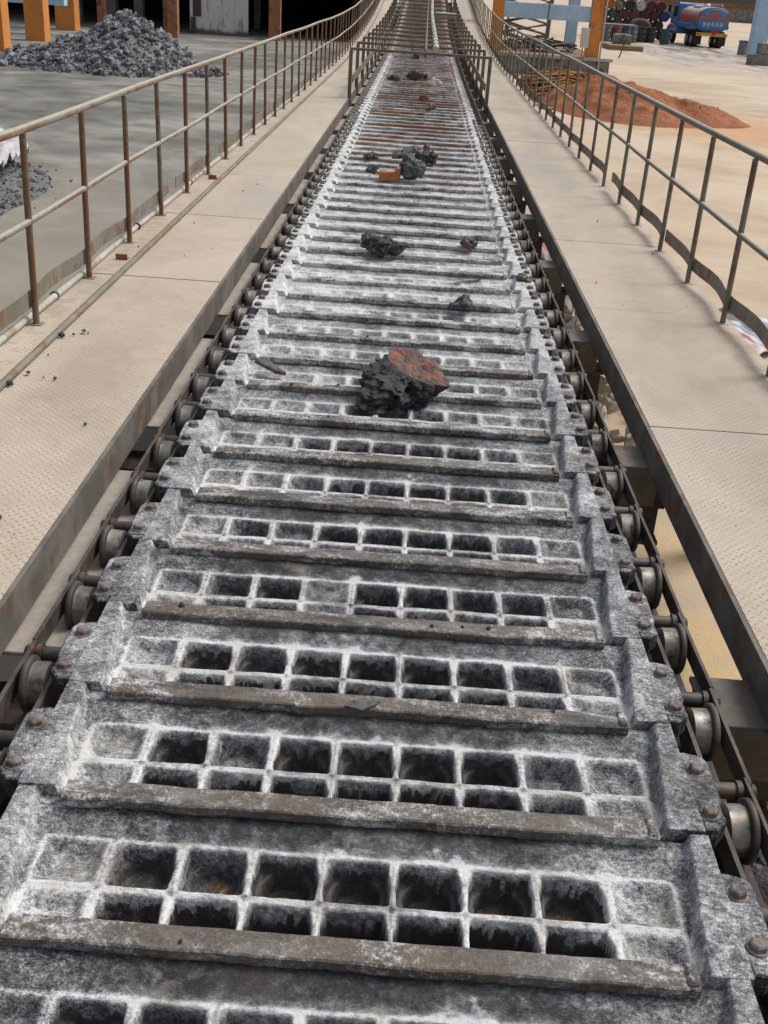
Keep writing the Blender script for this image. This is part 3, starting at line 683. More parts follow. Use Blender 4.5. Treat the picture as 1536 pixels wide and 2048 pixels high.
b = MB(); b.tube(bend([(-2.115 + .006 * math.sin(y * 2.1), y, 1.275) for y in np.arange(.9, 58, .5)]), .021, 10); pc = b.obj('conduit_pipe', 'pipe_white')
for y in np.arange(2.2, 24, 2.07): b = MB(); b.lathe([(-.012, .028), (.012, .028)], 'Y', 10, (-2.115, y, 1.275)); b.obj('pipe_clip', 'dark_steel', pc)
tag(pc, 'pale conduit pipe lying outside the left railing posts', 'pipe')

# ------------------------------------------------------------------ portal frames and the pipes they carry
PF = [19.9 + 2.09 * i for i in range(15)]
for i, y in enumerate(PF):
    r = rise(y); t = thing('portal_frame', (CX, y, 1.1 + r)); zt = 2.06 - 1.1
    b = MB(); b.box(-1.21, 1.21, -.03, .03, zt - .045, zt, .006); b.obj('cross_bar', 'portal', t)
    for s in (-1, 1):
        b = MB(); b.box(s * 1.19 - .03, s * 1.19 + .03, -.03, .03, 0, zt - .045); b.obj('leg', 'portal', t)
    lab = 'nearest olive steel portal frame spanning the pan conveyor' if i == 0 else ('%s olive steel portal frame behind the nearest one' % ordw(i) if i < 9 else 'far rusty portal frame near the top of the conveyor')
    tag(t, lab, 'portal frame', 'portal frames over the conveyor')
for s, side in ((-1, 'left'), (1, 'right')):
    b = MB(); ys = [19.93] + list(np.arange(BEND, PF[-1], 2)) + [PF[-1]]
    for ya, yb in zip(ys[:-1], ys[1:]):
        x = CX + s * 1.145; za, zb = rise(ya), rise(yb)
        b.add([(x - .008, ya, 1.5 + za), (x + .008, ya, 1.5 + za), (x + .008, ya, 1.62 + za), (x - .008, ya, 1.62 + za), (x - .008, yb, 1.5 + zb), (x + .008, yb, 1.5 + zb), (x + .008, yb, 1.62 + zb), (x - .008, yb, 1.62 + zb)],
              [(0, 1, 2, 3), (4, 7, 6, 5), (0, 4, 5, 1), (1, 5, 6, 2), (2, 6, 7, 3), (3, 7, 4, 0)])
    tag(b.obj('side_strip', 'portal'), 'long flat steel strip joining the portal frame legs on the %s' % side, 'steel strip')
b = MB(); b.tube(bend([(  .235 + .01 * math.sin(y * .3), y, 2.12) for y in np.arange(19.6, 50, .6)]), .055, 14); wp = b.obj('spray_pipe', 'pipe_white')
b = MB()
for y in np.arange(20.6, 49, 1.3): b.lathe([(-.03, .066), (.03, .066)], 'Y', 12, (  .235 + .01 * math.sin(y * .3), y, 2.12 + rise(y)))
b.obj('pipe_band', 'frame_steel', wp)
tag(wp, 'thick pale pipe lying along the portal frame tops, open near end', 'pipe')
b = MB(); b.tube(bend([(.06, 19.95, 2.1 - .13), (.06, 19.95, 2.09)] + [(.06 + .002 * (y - 20) , y, 2.09) for y in np.arange(20.3, 50, .8)]), .022, 8)
tag(b.obj('thin_pipe', 'portal'), 'thin brownish pipe beside the thick pale pipe on the portal frames', 'pipe')
b = MB(); y = 42.2; b.tube([(.35, y, 2.16), (1.12, y - .05, 2.16)], .075, 12); b.tube([(.38, y, 2.16), (.38, y, 2.36)], .05, 10); b.obj('gp', 'pipe_green').name = 'cross_pipe'
tag(bpy.data.objects['cross_pipe'], 'short pale green pipe lying across the far end of the conveyor', 'pipe')

# ------------------------------------------------------------------ slag lumps and debris on the line
def rock(name, mat, size, seed, rough=.25, sub=3, flat=1.0, mats=None, top=None):
    rs = random.Random(seed); bm = bmesh.new()
    for _ in range(16):
        v = Vector((rs.gauss(0, 1), rs.gauss(0, 1), rs.gauss(0, 1))).normalized() * rs.uniform(.75, 1.0); bm.verts.new((v.x * size[0] / 2, v.y * size[1] / 2, v.z * size[2] / 2))
    g = bmesh.ops.convex_hull(bm, input=bm.verts); bmesh.ops.delete(bm, geom=[e for e in g['geom_interior'] if isinstance(e, bmesh.types.BMVert)], context='VERTS')
    bmesh.ops.triangulate(bm, faces=bm.faces)
    for i in range(sub): bmesh.ops.subdivide_edges(bm, edges=bm.edges, cuts=1, use_grid_fill=True)
    bm.normal_update(); m = min(size)
    for v in bm.verts:
        p = v.co / m; d = mnoise.fractal(p * 2.6 + Vector((seed, 0, 0)), 1, 2, 4) * rough * m * .5; v.co += v.normal * d
    me = bpy.data.meshes.new(name)
    for x in (mats or [mat]): me.materials.append(M[x])
    bm.normal_update()
    if mats:
        for f in bm.faces: f.material_index = 1 if top(f.calc_center_median(), f.normal) else 0
    bm.to_mesh(me); bm.free(); return me
def put_rock(name, me, loc, rot, lab, cat, group=None, sink=.9):
    o = link(name, me); o.rotation_euler = rot; mw = o.rotation_euler.to_matrix(); zmin = min((mw @ v.co).z for v in me.vertices)
    o.location = (loc[0], loc[1], loc[2] - zmin * sink); return tag(o, lab, cat, group)
# big block with a rusted flat top
def big_block():
    T3 = [(-.046, 5.295, 1.431), (.079, 5.293, 1.43), (.116, 5.24, 1.411), (.181, 5.208, 1.4), (.257, 5.024, 1.336), (.141, 5.034, 1.339), (.048, 5.082, 1.356), (-.023, 5.134, 1.374), (-.066, 5.212, 1.402)]
    B3 = [(-.11, 5.26), (.04, 5.28), (.09, 5.25), (.14, 5.19), (.13, 5.06), (.06, 4.975), (-.05, 4.945), (-.2, 4.95), (-.18, 5.1)]
    top = [(x - .05, y - 5.15, z - 1.25) for x, y, z in T3]; bot = [(x - .05, y - 5.15, -.05) for x, y in B3]
    bm = bmesh.new(); rings = 22; vv = []
    def dens(pl, k):
        return [Vector(pl[i]).lerp(Vector(pl[(i + 1) % len(pl)]), j / k) for i in range(len(pl)) for j in range(k)]
    tp = dens(top, 12); bt = dens(bot, 12); N = len(tp)
    for r in range(rings + 1):
        f = r / rings; row = []
        for a_, b_ in zip(tp, bt):
            p = a_.lerp(b_, f); bul = math.sin(math.pi * min(1, f * 1.15)) * (.05 if p.x < -.02 else .0)
            c = Vector((p.x + .02, p.y + .02, 0)); c.normalize(); p = p + c * bul * (1 if p.y < .1 else .3)
            q = min(1, f * 5)
            lay = math.sin(p.x * 75 - p.y * 30 + p.z * 45 + 2.4 * mnoise.noise(p * 8)) * (1 if p.x > -.03 else .25)
            dd = .010 * lay * q + .05 * mnoise.fractal(p * 15, 1, 2, 5) * q + .02 * mnoise.fractal(p * 50, 1, 2, 3) * q
            row.append(bm.verts.new(p + c * dd + Vector((0, 0, dd * .25))))
        vv.append(row)
    for r in range(rings):
        for i in range(N):
            j = (i + 1) % N; bm.faces.new((vv[r][j], vv[r][i], vv[r + 1][i], vv[r + 1][j])).material_index = 0
    ctr = Vector((.045, .02, 0)); ctr.z = sum(p.z for p in tp) / N + .0
    # rusted crust: inner rings to a centre
    prev = vv[0]
    for q in range(1, 10):
        f = q / 10; row = []
        for a_ in tp:
            p = a_.lerp(ctr, f); p.z += .014 * mnoise.fractal(p * 18, 1, 2, 5); row.append(bm.verts.new(p))
        for i in range(N): j = (i + 1) % N; bm.faces.new((prev[i], prev[j], row[j], row[i])).material_index = 1
        prev = row
    c = bm.verts.new(ctr)
    for i in range(N): j = (i + 1) % N; bm.faces.new((prev[i], prev[j], c)).material_index = 1
    bmesh.ops.recalc_face_normals(bm, faces=bm.faces)
    me = bpy.data.meshes.new('slag_block'); me.materials.append(M['slag_dark']); me.materials.append(M['slag_rust']); bm.to_mesh(me); bm.free(); return me
o = link('slag_block', big_block(), None, (.05, 5.15, 1.25)); tag(o, 'big black slag block with a flat rusty orange top, lying across the pans', 'slag block')
put_rock('slag_lump', rock('slag_lump', 'slag_dark', (.36, .24, .18), 3, .4, 4), (-.17, 8.2, 1.225), (0, 0, .3), 'black glassy slag lump alone in the middle of the pans', 'slag lump')
put_rock('slag_lump', rock('slag_lump', 'slag_grey', (.16, .14, .15), 31, .6, 3), (-.33, 8.32, 1.235), (0, 0, .3), 'small grey slag piece touching the left of the black lump', 'slag lump')
put_rock('slag_lump', rock('slag_lump', 'slag_grey', (.19, .15, .12), 5, .5, 3, mats=['slag_grey', 'slag_rust'], top=lambda c, n: c.z < -.01 and c.x > -.02), (.37, 6.8, 1.235), (.2, 0, .5), 'grey slag lump with a rusty foot, right half of the pans', 'slag lump')
put_rock('slag_lump', rock('slag_lump', 'slag_grey', (.21, .16, .11), 6, .5, 3, mats=['slag_grey', 'slag_rust'], top=lambda c, n: c.x < -.01), (.48, 8.62, 1.235), (0, 0, .1), 'half orange half grey slag lump near the right rim', 'slag lump')
put_rock('stone', rock('stone', 'frame_steel', (.1, .09, .075), 8, .3, 2), (.815, 7.62, 1.252), (0, 0, 0), 'small brown stone sitting on the white right rim', 'stone')
put_rock('slag_lump', rock('slag_lump', 'slag_grey', (.38, .34, .29), 9, .5, 4), (-.03, 11.75, 1.225), (0, 0, 0), 'grey crusty slag lump to the right of the orange brick', 'slag lump')
put_rock('slag_lump', rock('slag_lump', 'slag_dark', (.13, .12, .12), 10, .5, 2), (-.44, 11.95, 1.235), (0, 0, 0), 'small black slag lump to the left of the orange brick', 'slag lump')
b = MB(); b.prism([(-.2, -.04), (.09, -.05), (.13, .05), (.03, .02), (-.06, .03), (-.12, .08), (-.18, .06)], 0, .15, .01); b.prism([(.09, -.05), (.19, -.02), (.2, .07), (.13, .05)], .0, .23, .012)
o = b.obj('broken_brick', 'brick', None, (-.25, 11.68, 1.235)); o.scale = (.58, .7, .58); o.rotation_euler = (.15, 0, .1); tag(o, 'broken orange brick with a notch, beside grey slag', 'brick')
put_rock('slag_slab', rock('slag_slab', 'slag_grey', (.46, .22, .12), 12, .3, 3), (-.12, 13.2, 1.235), (.2, -.35, .35), 'blue-grey tilted slag slab behind the brick', 'slag slab')
put_rock('slag_lump', rock('slag_lump', 'slag_dark', (.32, .22, .16), 13, .6, 3), (.13, 13.0, 1.235), (0, 0, 0), 'dark slag lump right of the tilted slab', 'slag lump')
put_rock('slag_lump', rock('slag_lump', 'slag_rust', (.12, .12, .2), 14, .3, 2), (.14, 13.7, 1.235), (0, 0, 0), 'upright brownish lump behind the tilted slab', 'slag lump')
put_rock('slag_lump', rock('slag_lump', 'slag_dark', (.22, .16, .1), 15, .6, 2), (-.52, 12.95, 1.235), (0, 0, 0), 'small black lump left of the tilted slab', 'slag lump')
b = MB(); b.prism([(-.1, -.02), (.08, -.045), (.12, .0), (-.06, .03)], 0, .012); o = b.obj('slag_shard', 'slag_grey', None, (.45, 7.69, 1.252)); o.rotation_euler = (.1, .1, .5); tag(o, 'thin dark shard lying on a lip near the right side', 'slag shard')
b = MB(); b.prism([(-.13, -.03), (.06, -.05), (.12, -.015), (-.07, .045)], 0, .025, .005); o = b.obj('slag_shard', 'slag_grey', None, (-.67, 5.40, 1.236)); o.scale = (.75, .75, .8); o.rotation_euler = (.1, .2, -.4); tag(o, 'flat dark shard at the left end of the pan beside the slag block', 'slag shard')
b = MB(); b.prism([(-.05, -.015), (.0, -.03), (.04, .0), (.05, .02), (-.03, .012)], 0, .006); o = b.obj('slag_flake', 'slag_grey', None, (-.04, 2.50, 1.252)); tag(o, 'thin grey flake lying on a lip bar in the foreground', 'slag flake')
for i, (x, y, sx, mt) in enumerate(((-.1, 24.6, .5, 'slag_grey'), (.2, 18.8, .32, 'slag_grey'), (.05, 25.3, .4, 'slag_dark'), (-.55, 24.2, .35, 'slag_dark'), (.32, 23.6, .4, 'stone_white'), (-.15, 31.5, .4, 'slag_dark'), (.1, 20.3, .25, 'slag_rust'))):
    lab = ['long grey slag lump beyond the nearest portal frame', 'grey slag lump just before the nearest portal frame', 'black slag lump beyond the nearest portal frame, centre', 'flat black slag lump beyond the nearest frame, left', 'pale lump among rust beyond the nearest portal frame', 'dark slag lump farthest up the conveyor', 'rust coloured lump right under the nearest portal frame'][i]
    put_rock('slag_lump', rock('slag_lump', mt, (sx, sx * .6, sx * .45), 50 + i, .5, 2), (x, y, 1.235), (0, 0, i), lab, 'slag lump')
# crumbs on the walkway plates
crumb = [rock('slag_crumb', 'slag_dark', (.022, .018, .014), 70 + i, .3, 1) for i in range(3)]
rc = random.Random(4); spots = [(-1.85, 5.62, 2.2), (-1.80, 5.66, 1.2), (-1.76, 5.72, 1.8), (-1.88, 5.7, 1.2), (-1.73, 5.70, .9), (-1.42, 3.45, 2.), (-1.68, 4.95, 1.2), (-1.86, 4.82, 2.4), (-1.83, 5.0, 1.5)]
for i in range(24):
    sd_ = rc.random(); spots.append(((-rc.uniform(1.3, 2.0)) if sd_ < .72 else rc.uniform(1.3, 2.0), rc.uniform(2.6, 11), rc.uniform(.3, 1.1)))
for i, (x, y, s) in enumerate(spots):
    o = link('slag_crumb', crumb[i % 3], None, (x, y, 1.2565 + .005 * s)); o.scale = (s, s, s); o.rotation_euler = (0, 0, i)
    tag(o, 'small dark slag crumb lying on the %s walkway plates' % ('left' if x < 0 else 'right'), 'slag crumb', 'slag crumbs on the %s walkway' % ('left' if x < 0 else 'right'))
rc = random.Random(14)
for i in range(46):
    k = rc.randint(-1, 26); x = rc.uniform(-.7, .7); y = P0 + PITCH * k - rc.uniform(.01, .05); s = rc.uniform(.35, 1.3)
    o = link('slag_crumb', crumb[i % 3], None, (x, y, 1.252)); o.scale = (s, s, s); o.rotation_euler = (0, 0, i)
    tag(o, 'tiny dark slag crumb lying on a lip bar of the pans', 'slag crumb', 'slag crumbs on the lip bars')
b = MB(); b.box(-.04, .04, -.035, .035, 0, .006); b.box(-.04, .04, -.035, -.029, .006, .04); tag(b.obj('angle_scrap', 'wood', None, (-1.985, 7.45, 1.253)), 'rusty bit of angle iron lying by the left railing foot', 'scrap iron')
b = MB(); b.box(-.04, .04, -.035, .035, 0, .006); b.box(-.04, .04, -.035, -.029, .006, .04); tag(b.obj('angle_scrap', 'wood', None, (-1.97, 10.9, 1.253)), 'rusty bit of angle iron farther along the left walkway', 'scrap iron')

# ------------------------------------------------------------------ yard ground
b = MB(); n = 60
gx = np.concatenate([[-1500, -400], np.linspace(-90, 130, 56), [500, 1500]]); gy = np.concatenate([[-200], np.linspace(-20, 180, 56), [420, 2200]])
b.add([(x, y, 0) for y in gy for x in gx], [(j * len(gx) + i, j * len(gx) + i + 1, (j + 1) * len(gx) + i + 1, (j + 1) * len(gx) + i) for j in range(len(gy) - 1) for i in range(len(gx) - 1)])
g = b.obj('yard_ground', 'ground'); g['kind'] = 'structure'

# heaps
def heap(name, mat, lumps, base, nrock, rsz, seed, res=80, bump=.12):
    """height field of soft lumps plus loose stones, one mesh"""
    rs = random.Random(seed); x0, x1, y0, y1 = base
    def H(x, y):
        h = 0
        for (cx, cy, rx, ry, hh) in lumps:
            d = math.hypot((x - cx) / rx, (y - cy) / ry); h = max(h, hh * max(0, 1 - d) ** .9)
        if h > 0: h += bump * mnoise.fractal(Vector((x * 1.3, y * 1.3, seed)), 1, 2, 5) * min(1, h * 3)
        return h - .03
    b = MB(); xs = np.linspace(x0, x1, res); ys = np.linspace(y0, y1, res)
    b.add([(x, y, H(x, y)) for y in ys for x in xs], [(j * res + i, j * res + i + 1, (j + 1) * res + i + 1, (j + 1) * res + i) for j in range(res - 1) for i in range(res - 1)], True)
    prot = []
    for i in range(8):
        me = rock('r', mat, (1, .8, .7), seed + i * 3, .35, 1); prot.append(([v.co.copy() for v in me.vertices], [list(p.vertices) for p in me.polygons])); bpy.data.meshes.remove(me)
    k = 0; tries = 0
    while k < nrock and tries < nrock * 8:
        tries += 1; x, y = rs.uniform(x0, x1), rs.uniform(y0, y1); h = H(x, y)
        if h < .0 and rs.random() > .06: continue
        if h < -.02 and all(math.hypot((x - c[0]) / c[2], (y - c[1]) / c[3]) > 1.12 for c in lumps): continue
        s = rsz * rs.choice((.35, .5, .5, .7, .7, 1., 1.3, 1.9 if rs.random() < .25 else .6)); vs, fs = prot[rs.randrange(8)]
        mt = Matrix.LocRotScale(Vector((x, y, max(h, 0) + s * .12)), Vector((rs.random() * 6, rs.random() * 6, rs.random() * 6)).to_track_quat('X', 'Z'), Vector((s, s, s)))
        b.add([mt @ p for p in vs], fs); k += 1
    return b.obj(name, mat)
ore = heap('ore_heap', 'ore', [(-9.55, 37.6, 2.6, 2.6, 1.75), (-10.6, 37.3, 2.6, 2.2, 1.1), (-12.3, 37.2, 2.2, 1.6, .55), (-13.6, 37.0, 1.5, 1.2, .35), (-8.3, 37.6, 1.9, 1.6, .7)], (-15.2, -6.2, 34.4, 41), 2600, .24, 21)
tag(ore, 'heap of broken grey ore rocks on the yard before the orange columns', 'ore heap')
soil = heap('soil_heap', 'soil', [(6.3, 34.9, 2.5, 4.0, .92), (7.3, 34.2, 1.7, 3.0, .52), (8.1, 33.9, 1.6, 2.2, .55), (5.6, 35.6, 2.0, 3.2, 1.05), (8.7, 33.3, 1.0, 1.3, .24)], (3.4, 10.9, 30.4, 39), 200, .05, 25, 110, .16)
tag(soil, 'heap of loose red soil on the tan yard right of the railing', 'soil heap')
cin = heap('cinder_heap', 'cinder', [(-7.2, 15.6, 1.9, 3.2, .55), (-6.5, 16.6, 1.0, 1.6, .28), (-6.4, 14.4, 1.1, 1.6, .22), (-8, 13, 2, 2, .3)], (-10, -5.0, 10.5, 20), 2600, .075, 33, 90, .05)
tag(cin, 'dark cinder gravel spilled at the left edge under the plastic sheet', 'gravel heap')
# crumpled sheet on the cinders
def sheet(name, mat, cx, cy, w, l, z, seed, amp=.12, rot=0):
    n = 40; b = MB(); vs = []
    for j in range(n + 1):
        for i in range(n + 1):
            u, v = i / n - .5, j / n - .5; x, y = u * w, v * l
            e = 1 + .25 * mnoise.noise(Vector((u * 3, v * 3, seed)))
            h = amp * abs(mnoise.fractal(Vector((x * 2.2, y * 1.6, seed)), 1, 2, 4)) + amp * .7 * max(0, mnoise.noise(Vector((x * 5, y * 3, seed + 4))))
            vs.append((x * e, y * e, h))
    b.add(vs, [(j * (n + 1) + i, j * (n + 1) + i + 1, (j + 1) * (n + 1) + i + 1, (j + 1) * (n + 1) + i) for j in range(n) for i in range(n)], True)
    o = b.obj(name, mat, None, (cx, cy, z)); o.rotation_euler = (0, 0, rot); mo = o.modifiers.new('s', 'SOLIDIFY'); mo.thickness = .01; return o
o = sheet('plastic_sheet', 'tarp_white', -6.95, 17.0, 1.7, 3.0, .45, 3, .3, .2); o.rotation_euler = (-.04, .2, .2); tag(o, 'crumpled white and pink plastic sheet over the cinder gravel', 'plastic sheet')
o = sheet('woven_sack', 'tarp', 1.95, 12.4, 1.15, 2.6, .28, 5, .18, .1); tag(o, 'striped woven plastic sheet seen in the gap under the right walkway', 'plastic sheet')
o = sheet('woven_sack', 'tarp', 3.55, 11.0, .8, 1.3, .06, 9, .15, .4); tag(o, 'crumpled striped sack on the ground beyond the right railing', 'plastic sheet')
b = MB(); b.box(-.11, .11, -.08, .08, 0, .1, .01); o = b.obj('wood_block', 'plank', None, (1.86, 12.7, .62)); o.rotation_euler = (.1, .2, .5); tag(o, 'small wood block lying on the striped sheet', 'wood block')
# pale stones in the gap
rc = random.Random(77); stn = [rock('limestone', 'stone_white', (1, .85, .8), 200 + i, .25, 2) for i in range(6)]
for i in range(95):
    s = rc.choice((.12, .16, .2, .26, .34)); x = rc.uniform(1.5, 2.35); y = rc.uniform(7.6, 11.0)
    o = link('limestone', stn[i % 6], None, (x, y, s * .3 + rc.uniform(0, .22))); o.scale = (s, s, s); o.rotation_euler = (rc.random() * 6, rc.random() * 6, rc.random() * 6)
    tag(o, 'pale limestone chunk lying on the ground under the right walkway', 'stone', 'limestone chunks under the right walkway')
o = put_rock('boulder', rock('boulder', 'stone_white', (.5, .5, .4), 91, .15, 3), (1.88, 7.45, 0), (0, 0, 0), 'rounded white boulder nearest among the stones under the right walkway', 'stone')
c2 = heap('cinder_heap', 'cinder', [(1.9, 3.7, 1.0, .9, .3), (1.9, 2.8, 1.0, 1.1, .35)], (.9, 3.0, 1.6, 4.9), 800, .06, 41, 40, .04); tag(c2, 'small dark cinder heap on the ground at the lower right', 'gravel heap')

# ------------------------------------------------------------------ left workshop
ws = tag(thing('workshop', (0, 0, 0)), 'dark open-sided workshop with orange columns and a stained white wall', 'building')
b = MB(); b.box(-60, -3.5, 84, 84.4, 0, 5.5); b.box(-60, -59.6, 46, 84, 0, 5.5); b.box(-3.9, -3.5, 64, 84, 0, 5.5); b.obj('back_wall', 'dark_wall', ws)
b = MB(); b.box(-60, -3, 62.3, 85, 5.5, 5.8); b.obj('roof', 'dark_wall', ws)  # unseen roof, front edge set back to shade only the interior
b = MB(); b.box(-12.35, -9.3, 62, 62.25, 0, 5.49); b.obj('white_wall', 'white_wall', ws)
b = MB(); b.box(-12.18, -11.75, 61.94, 61.997, .85, 1.75, .01); b.box(-12.28, -12.05, 61.9, 61.998, .08, .8); b.obj('meter_box', 'dark_steel', ws)
for (x0, x1, y, h, mt) in ((-16.4, -15.6, 48, 5.49, 'orange'), (-17.95, -17.0, 57, 5.49, 'orange'), (-12.46, -11.98, 57, 5.49, 'rust_orange'), (-12.75, -12.55, 57.4, 5.49, 'rust_orange'), (-7.96, -7.38, 60.3, 5.49, 'rust_orange'), (-18.0, -17.3, 66, 5.49, 'grey_col'), (-16.3, -15.8, 66, 5.49, 'grey_col'), (-8.9, -8.6, 70, 5.49, 'grey_col'), (-19.8, -19.3, 66, 5.49, 'grey_col'), (-17.0, -16.6, 61, 5.49, 'rust_orange'), (-10.4, -10.0, 72, 5.49, 'grey_col')):
    b = MB(); b.box(x0, x1, y, y + .8 * (x1 - x0) + .1, 0, h, .02); b.obj('column', mt, ws)
b = MB(); b.box(-15.4, -14.3, 39.6, 40.3, 0, 5.4, .02); o = b.obj('orange_column', 'orange'); tag(o, 'orange square column cut by the left edge of the photo', 'column')
b = MB(); b.box(-40, -16, 52.2, 52.7, 1.25, 1.95); b.obj('tie_beam', 'blue', ws)

# ------------------------------------------------------------------ right platform, columns, beam
pf = tag(thing('loading_platform', (0, 0, 0)), 'grey stained concrete platform wall behind the straw pile', 'concrete platform')
b = MB(); b.box(1.9, 7.75, 48.3, 62, 0, .66, .02); b.obj('wall', 'concrete', pf)
b = MB(); b.box(1.85, 7.85, 48.2, 48.75, .664, .8, .02); b.obj('coping', 'conc_top', pf)
b = MB(); b.box(1.95, 7.7, 48.78, 61.9, .664, .70); b.obj('dirt_cover', 'dirt', pf)
fr = tag(thing('gate_frame', (0, 0, 0)), 'frame of orange posts carrying a pale blue beam on the platform', 'steel frame')
b = MB(); b.box(6.76, 7.24, 48.3, 48.8, .8, 6, .015); b.obj('orange_post', 'orange', fr)
b = MB(); b.box(2.75, 3.2, 48.3, 48.8, .8, 6, .015); b.obj('orange_post', 'orange', fr)
b = MB(); b.box(3.2, 6.757, 48.4, 48.75, 2.1, 2.68, .015); b.obj('beam', 'blue', fr)
b = MB(); b.tube([(7.30, 48.25, 0.1), (7.30, 48.25, 6)], .04, 10); tag(b.obj('drain_pipe', 'pipe_white'), 'thin white vertical pipe at the right side of the orange post', 'pipe')
b = MB(); b.box(-.16, .16, -.1, .1, 0, .75, .02); eb = b.obj('electric_box', 'box_white', None, (6.58, 48.15, 1.16))
b = MB(); b.tube([(-.05, 0, 0), (-.05, 0, -.46)], .02, 8); b.tube([(.06, 0, 0), (.06, 0, -.46)], .02, 8); b.obj('conduit', 'rust_orange', eb); tag(eb, 'grey white electric box fixed beside the orange post', 'electric box')
for x0, x1, y, lab in ((6.50, 6.98, 54, 'pale blue post standing on the platform behind the beam'), ):
    b = MB(); b.box(x0, x1, y, y + .5, .7, 6, .015); b.obj('plate', 'blue').name = 'blue_post'; tag(bpy.data.objects['blue_post'], lab, 'column')
b = MB(); b.box(22.2, 23.2, 80, 81, 0, 7, .02); o = b.obj('blue_pillar', 'blue'); tag(o, 'pale blue pillar cut by the right edge of the photo', 'column')
b = MB(); b.box(17.35, 17.95, 103, 103.6, 0, 7, .02); o = b.obj('blue_pillar', 'blue'); tag(o, 'pale blue pillar behind the drum stack beside the tanker', 'column')
b = MB(); b.tube([(4.95, 48.1, 0), (5.02, 48.1, 4)], .03, 8); tag(b.obj('thin_pole', 'portal'), 'thin grey pole standing before the pale blue beam', 'pole')
b = MB(); b.tube([(11.05, 66.0, 0), (11.35, 66, 1.15)], .035, 8); tag(b.obj('iron_stake', 'dark_steel'), 'thin dark stake standing behind the red soil heap', 'pole')
# lattice steel leaning behind the beam
la = MB(); rl = random.Random(5)
for q in range(3):
    y = 57 + q * .5; z0, z1 = .75, 3.6
    pa = [(3.4 + q * .3, y, z0), (3.7 + q * .3, y + 1.2, z1)]; pb = [(6.0, y, z0), (6.2, y + 1.2, z1)]
    la.tube(pa, .06, 6); la.tube(pb, .06, 6)
    for i in range(6):
        t0, t1 = i / 6, (i + 1) / 6; A = Vector(pa[0]).lerp(Vector(pa[1]), t0); B = Vector(pb[0]).lerp(Vector(pb[1]), t1); C = Vector(pa[0]).lerp(Vector(pa[1]), t1); D = Vector(pb[0]).lerp(Vector(pb[1]), t0)
        la.tube([A, B], .04, 6); la.tube([D, C], .04, 6)
tag(la.obj('steel_lattice', 'frame_steel'), 'grey steel lattice work standing behind the pale blue beam', 'steel lattice')
sc_ = MB()
for q in range(60):
    x, y = rl.uniform(3.2, 6.6), rl.uniform(50, 55); a = rl.uniform(0, 3.14); l = rl.uniform(.5, 1.6); z = .74 + rl.uniform(.0, .45)
    sc_.tube([(x - math.cos(a) * l / 2, y - math.sin(a) * l / 2, z), (x + math.cos(a) * l / 2, y + math.sin(a) * l / 2, z + rl.uniform(-.1, .25))], rl.uniform(.03, .06), 6)
tag(sc_.obj('scrap_bars', 'dark_steel', None), 'tangle of dark steel bars lying on the platform under the beam', 'scrap steel', None, 'stuff')
# straw pile and planks
st = MB(); rs_ = random.Random(8)
for q in range(1500):
    u, v = rs_.gauss(0, .5), rs_.gauss(0, .5); x = 4.65 + u * 1.05; y = 38.2 + v * 1.6; hh = .85 * math.exp(-(u * u + v * v) * 1.0)
    z = rs_.uniform(.0, 1) * hh; a = rs_.gauss(0.05, .35); l = rs_.uniform(.3, .9)
    st.tube([(x - l * math.cos(a), y - l * math.sin(a), max(.01, z - .05)), (x, y, z + .05), (x + l * math.cos(a), y + l * math.sin(a), max(.01, z + rs_.uniform(-.15, .05)))], rs_.uniform(.015, .035), 4)
tag(st.obj('straw_pile', 'straw'), 'flattened pile of rust brown straw below the concrete platform', 'straw pile', None, 'stuff')
for i, (x, y, z, a, L, lab) in enumerate(((5.65, 33.2, .12, 1.95, 1.9, 'reddish wooden plank leaning at the left end of the red soil'), (5.45, 33.4, .05, 2.0, 2.0, 'reddish wooden plank lying next to the leaning one'))):
    b = MB(); b.box(-L / 2, L / 2, -.09, .09, -.035, .035, .006); o = b.obj('plank', 'wood', None, (x, y, z)); o.rotation_euler = (0, .06, a); tag(o, lab, 'plank')
for i, (x, y, a, L, lab) in enumerate(((4.4, 35.0, .12, 2.4, 'long thin grey board flat before the straw pile'), (3.9, 34.0, .0, 2.2, 'short dark board nearest the railing before the straw'))):
    b = MB(); b.box(-L / 2, L / 2, -.2, .2, 0, .04); b.box(-L / 2 + .2, L / 2 + .1, .28, .42, 0, .035); o = b.obj('board', 'plank', None, (x, y, .01)); o.rotation_euler = (0, 0, a); tag(o, lab, 'board')
# slab with concrete block, right hand blocks
b = MB(); b.box(-1.1, 1.1, -1.6, 1.6, 0, .3, .03); o = b.obj('timber_slab', 'plank', None, (13.2, 78, 0)); tag(o, 'low brown slab on the yard carrying a concrete block', 'slab')
b = MB(); b.box(-.55, .55, -.5, .5, 0, .62, .05); b.box(-.25, .25, -.25, .25, .62, .66); o = b.obj('concrete_block', 'concrete', None, (13.2, 78.6, .30)); tag(o, 'dark concrete block standing on the low brown slab', 'concrete block')
for i, (x, y, z, lab) in enumerate(((20.2, 69.5, 0, 'lower dark concrete block at the right edge of the yard'), (20.5, 69.6, .62, 'dark concrete block stacked on another at the right edge'))):
    b = MB(); b.box(-.9 + .2 * i, 1.1, -.6, .6, 0, .6, .05); o = b.obj('stacked_block', 'concrete', None, (x, y, z)); tag(o, lab, 'concrete block')
b = MB(); b.prism([(.35 * math.cos(t * math.pi / 7), .35 * math.sin(t * math.pi / 7)) for t in range(14)], 0, .9, .05); b.lathe([(.88, .38), (.94, .38)], 'Z', 16); tag(b.obj('bin', 'concrete', None, (22.2, 82, 0)), 'dark round bin beside the pillar at the right edge', 'bin')

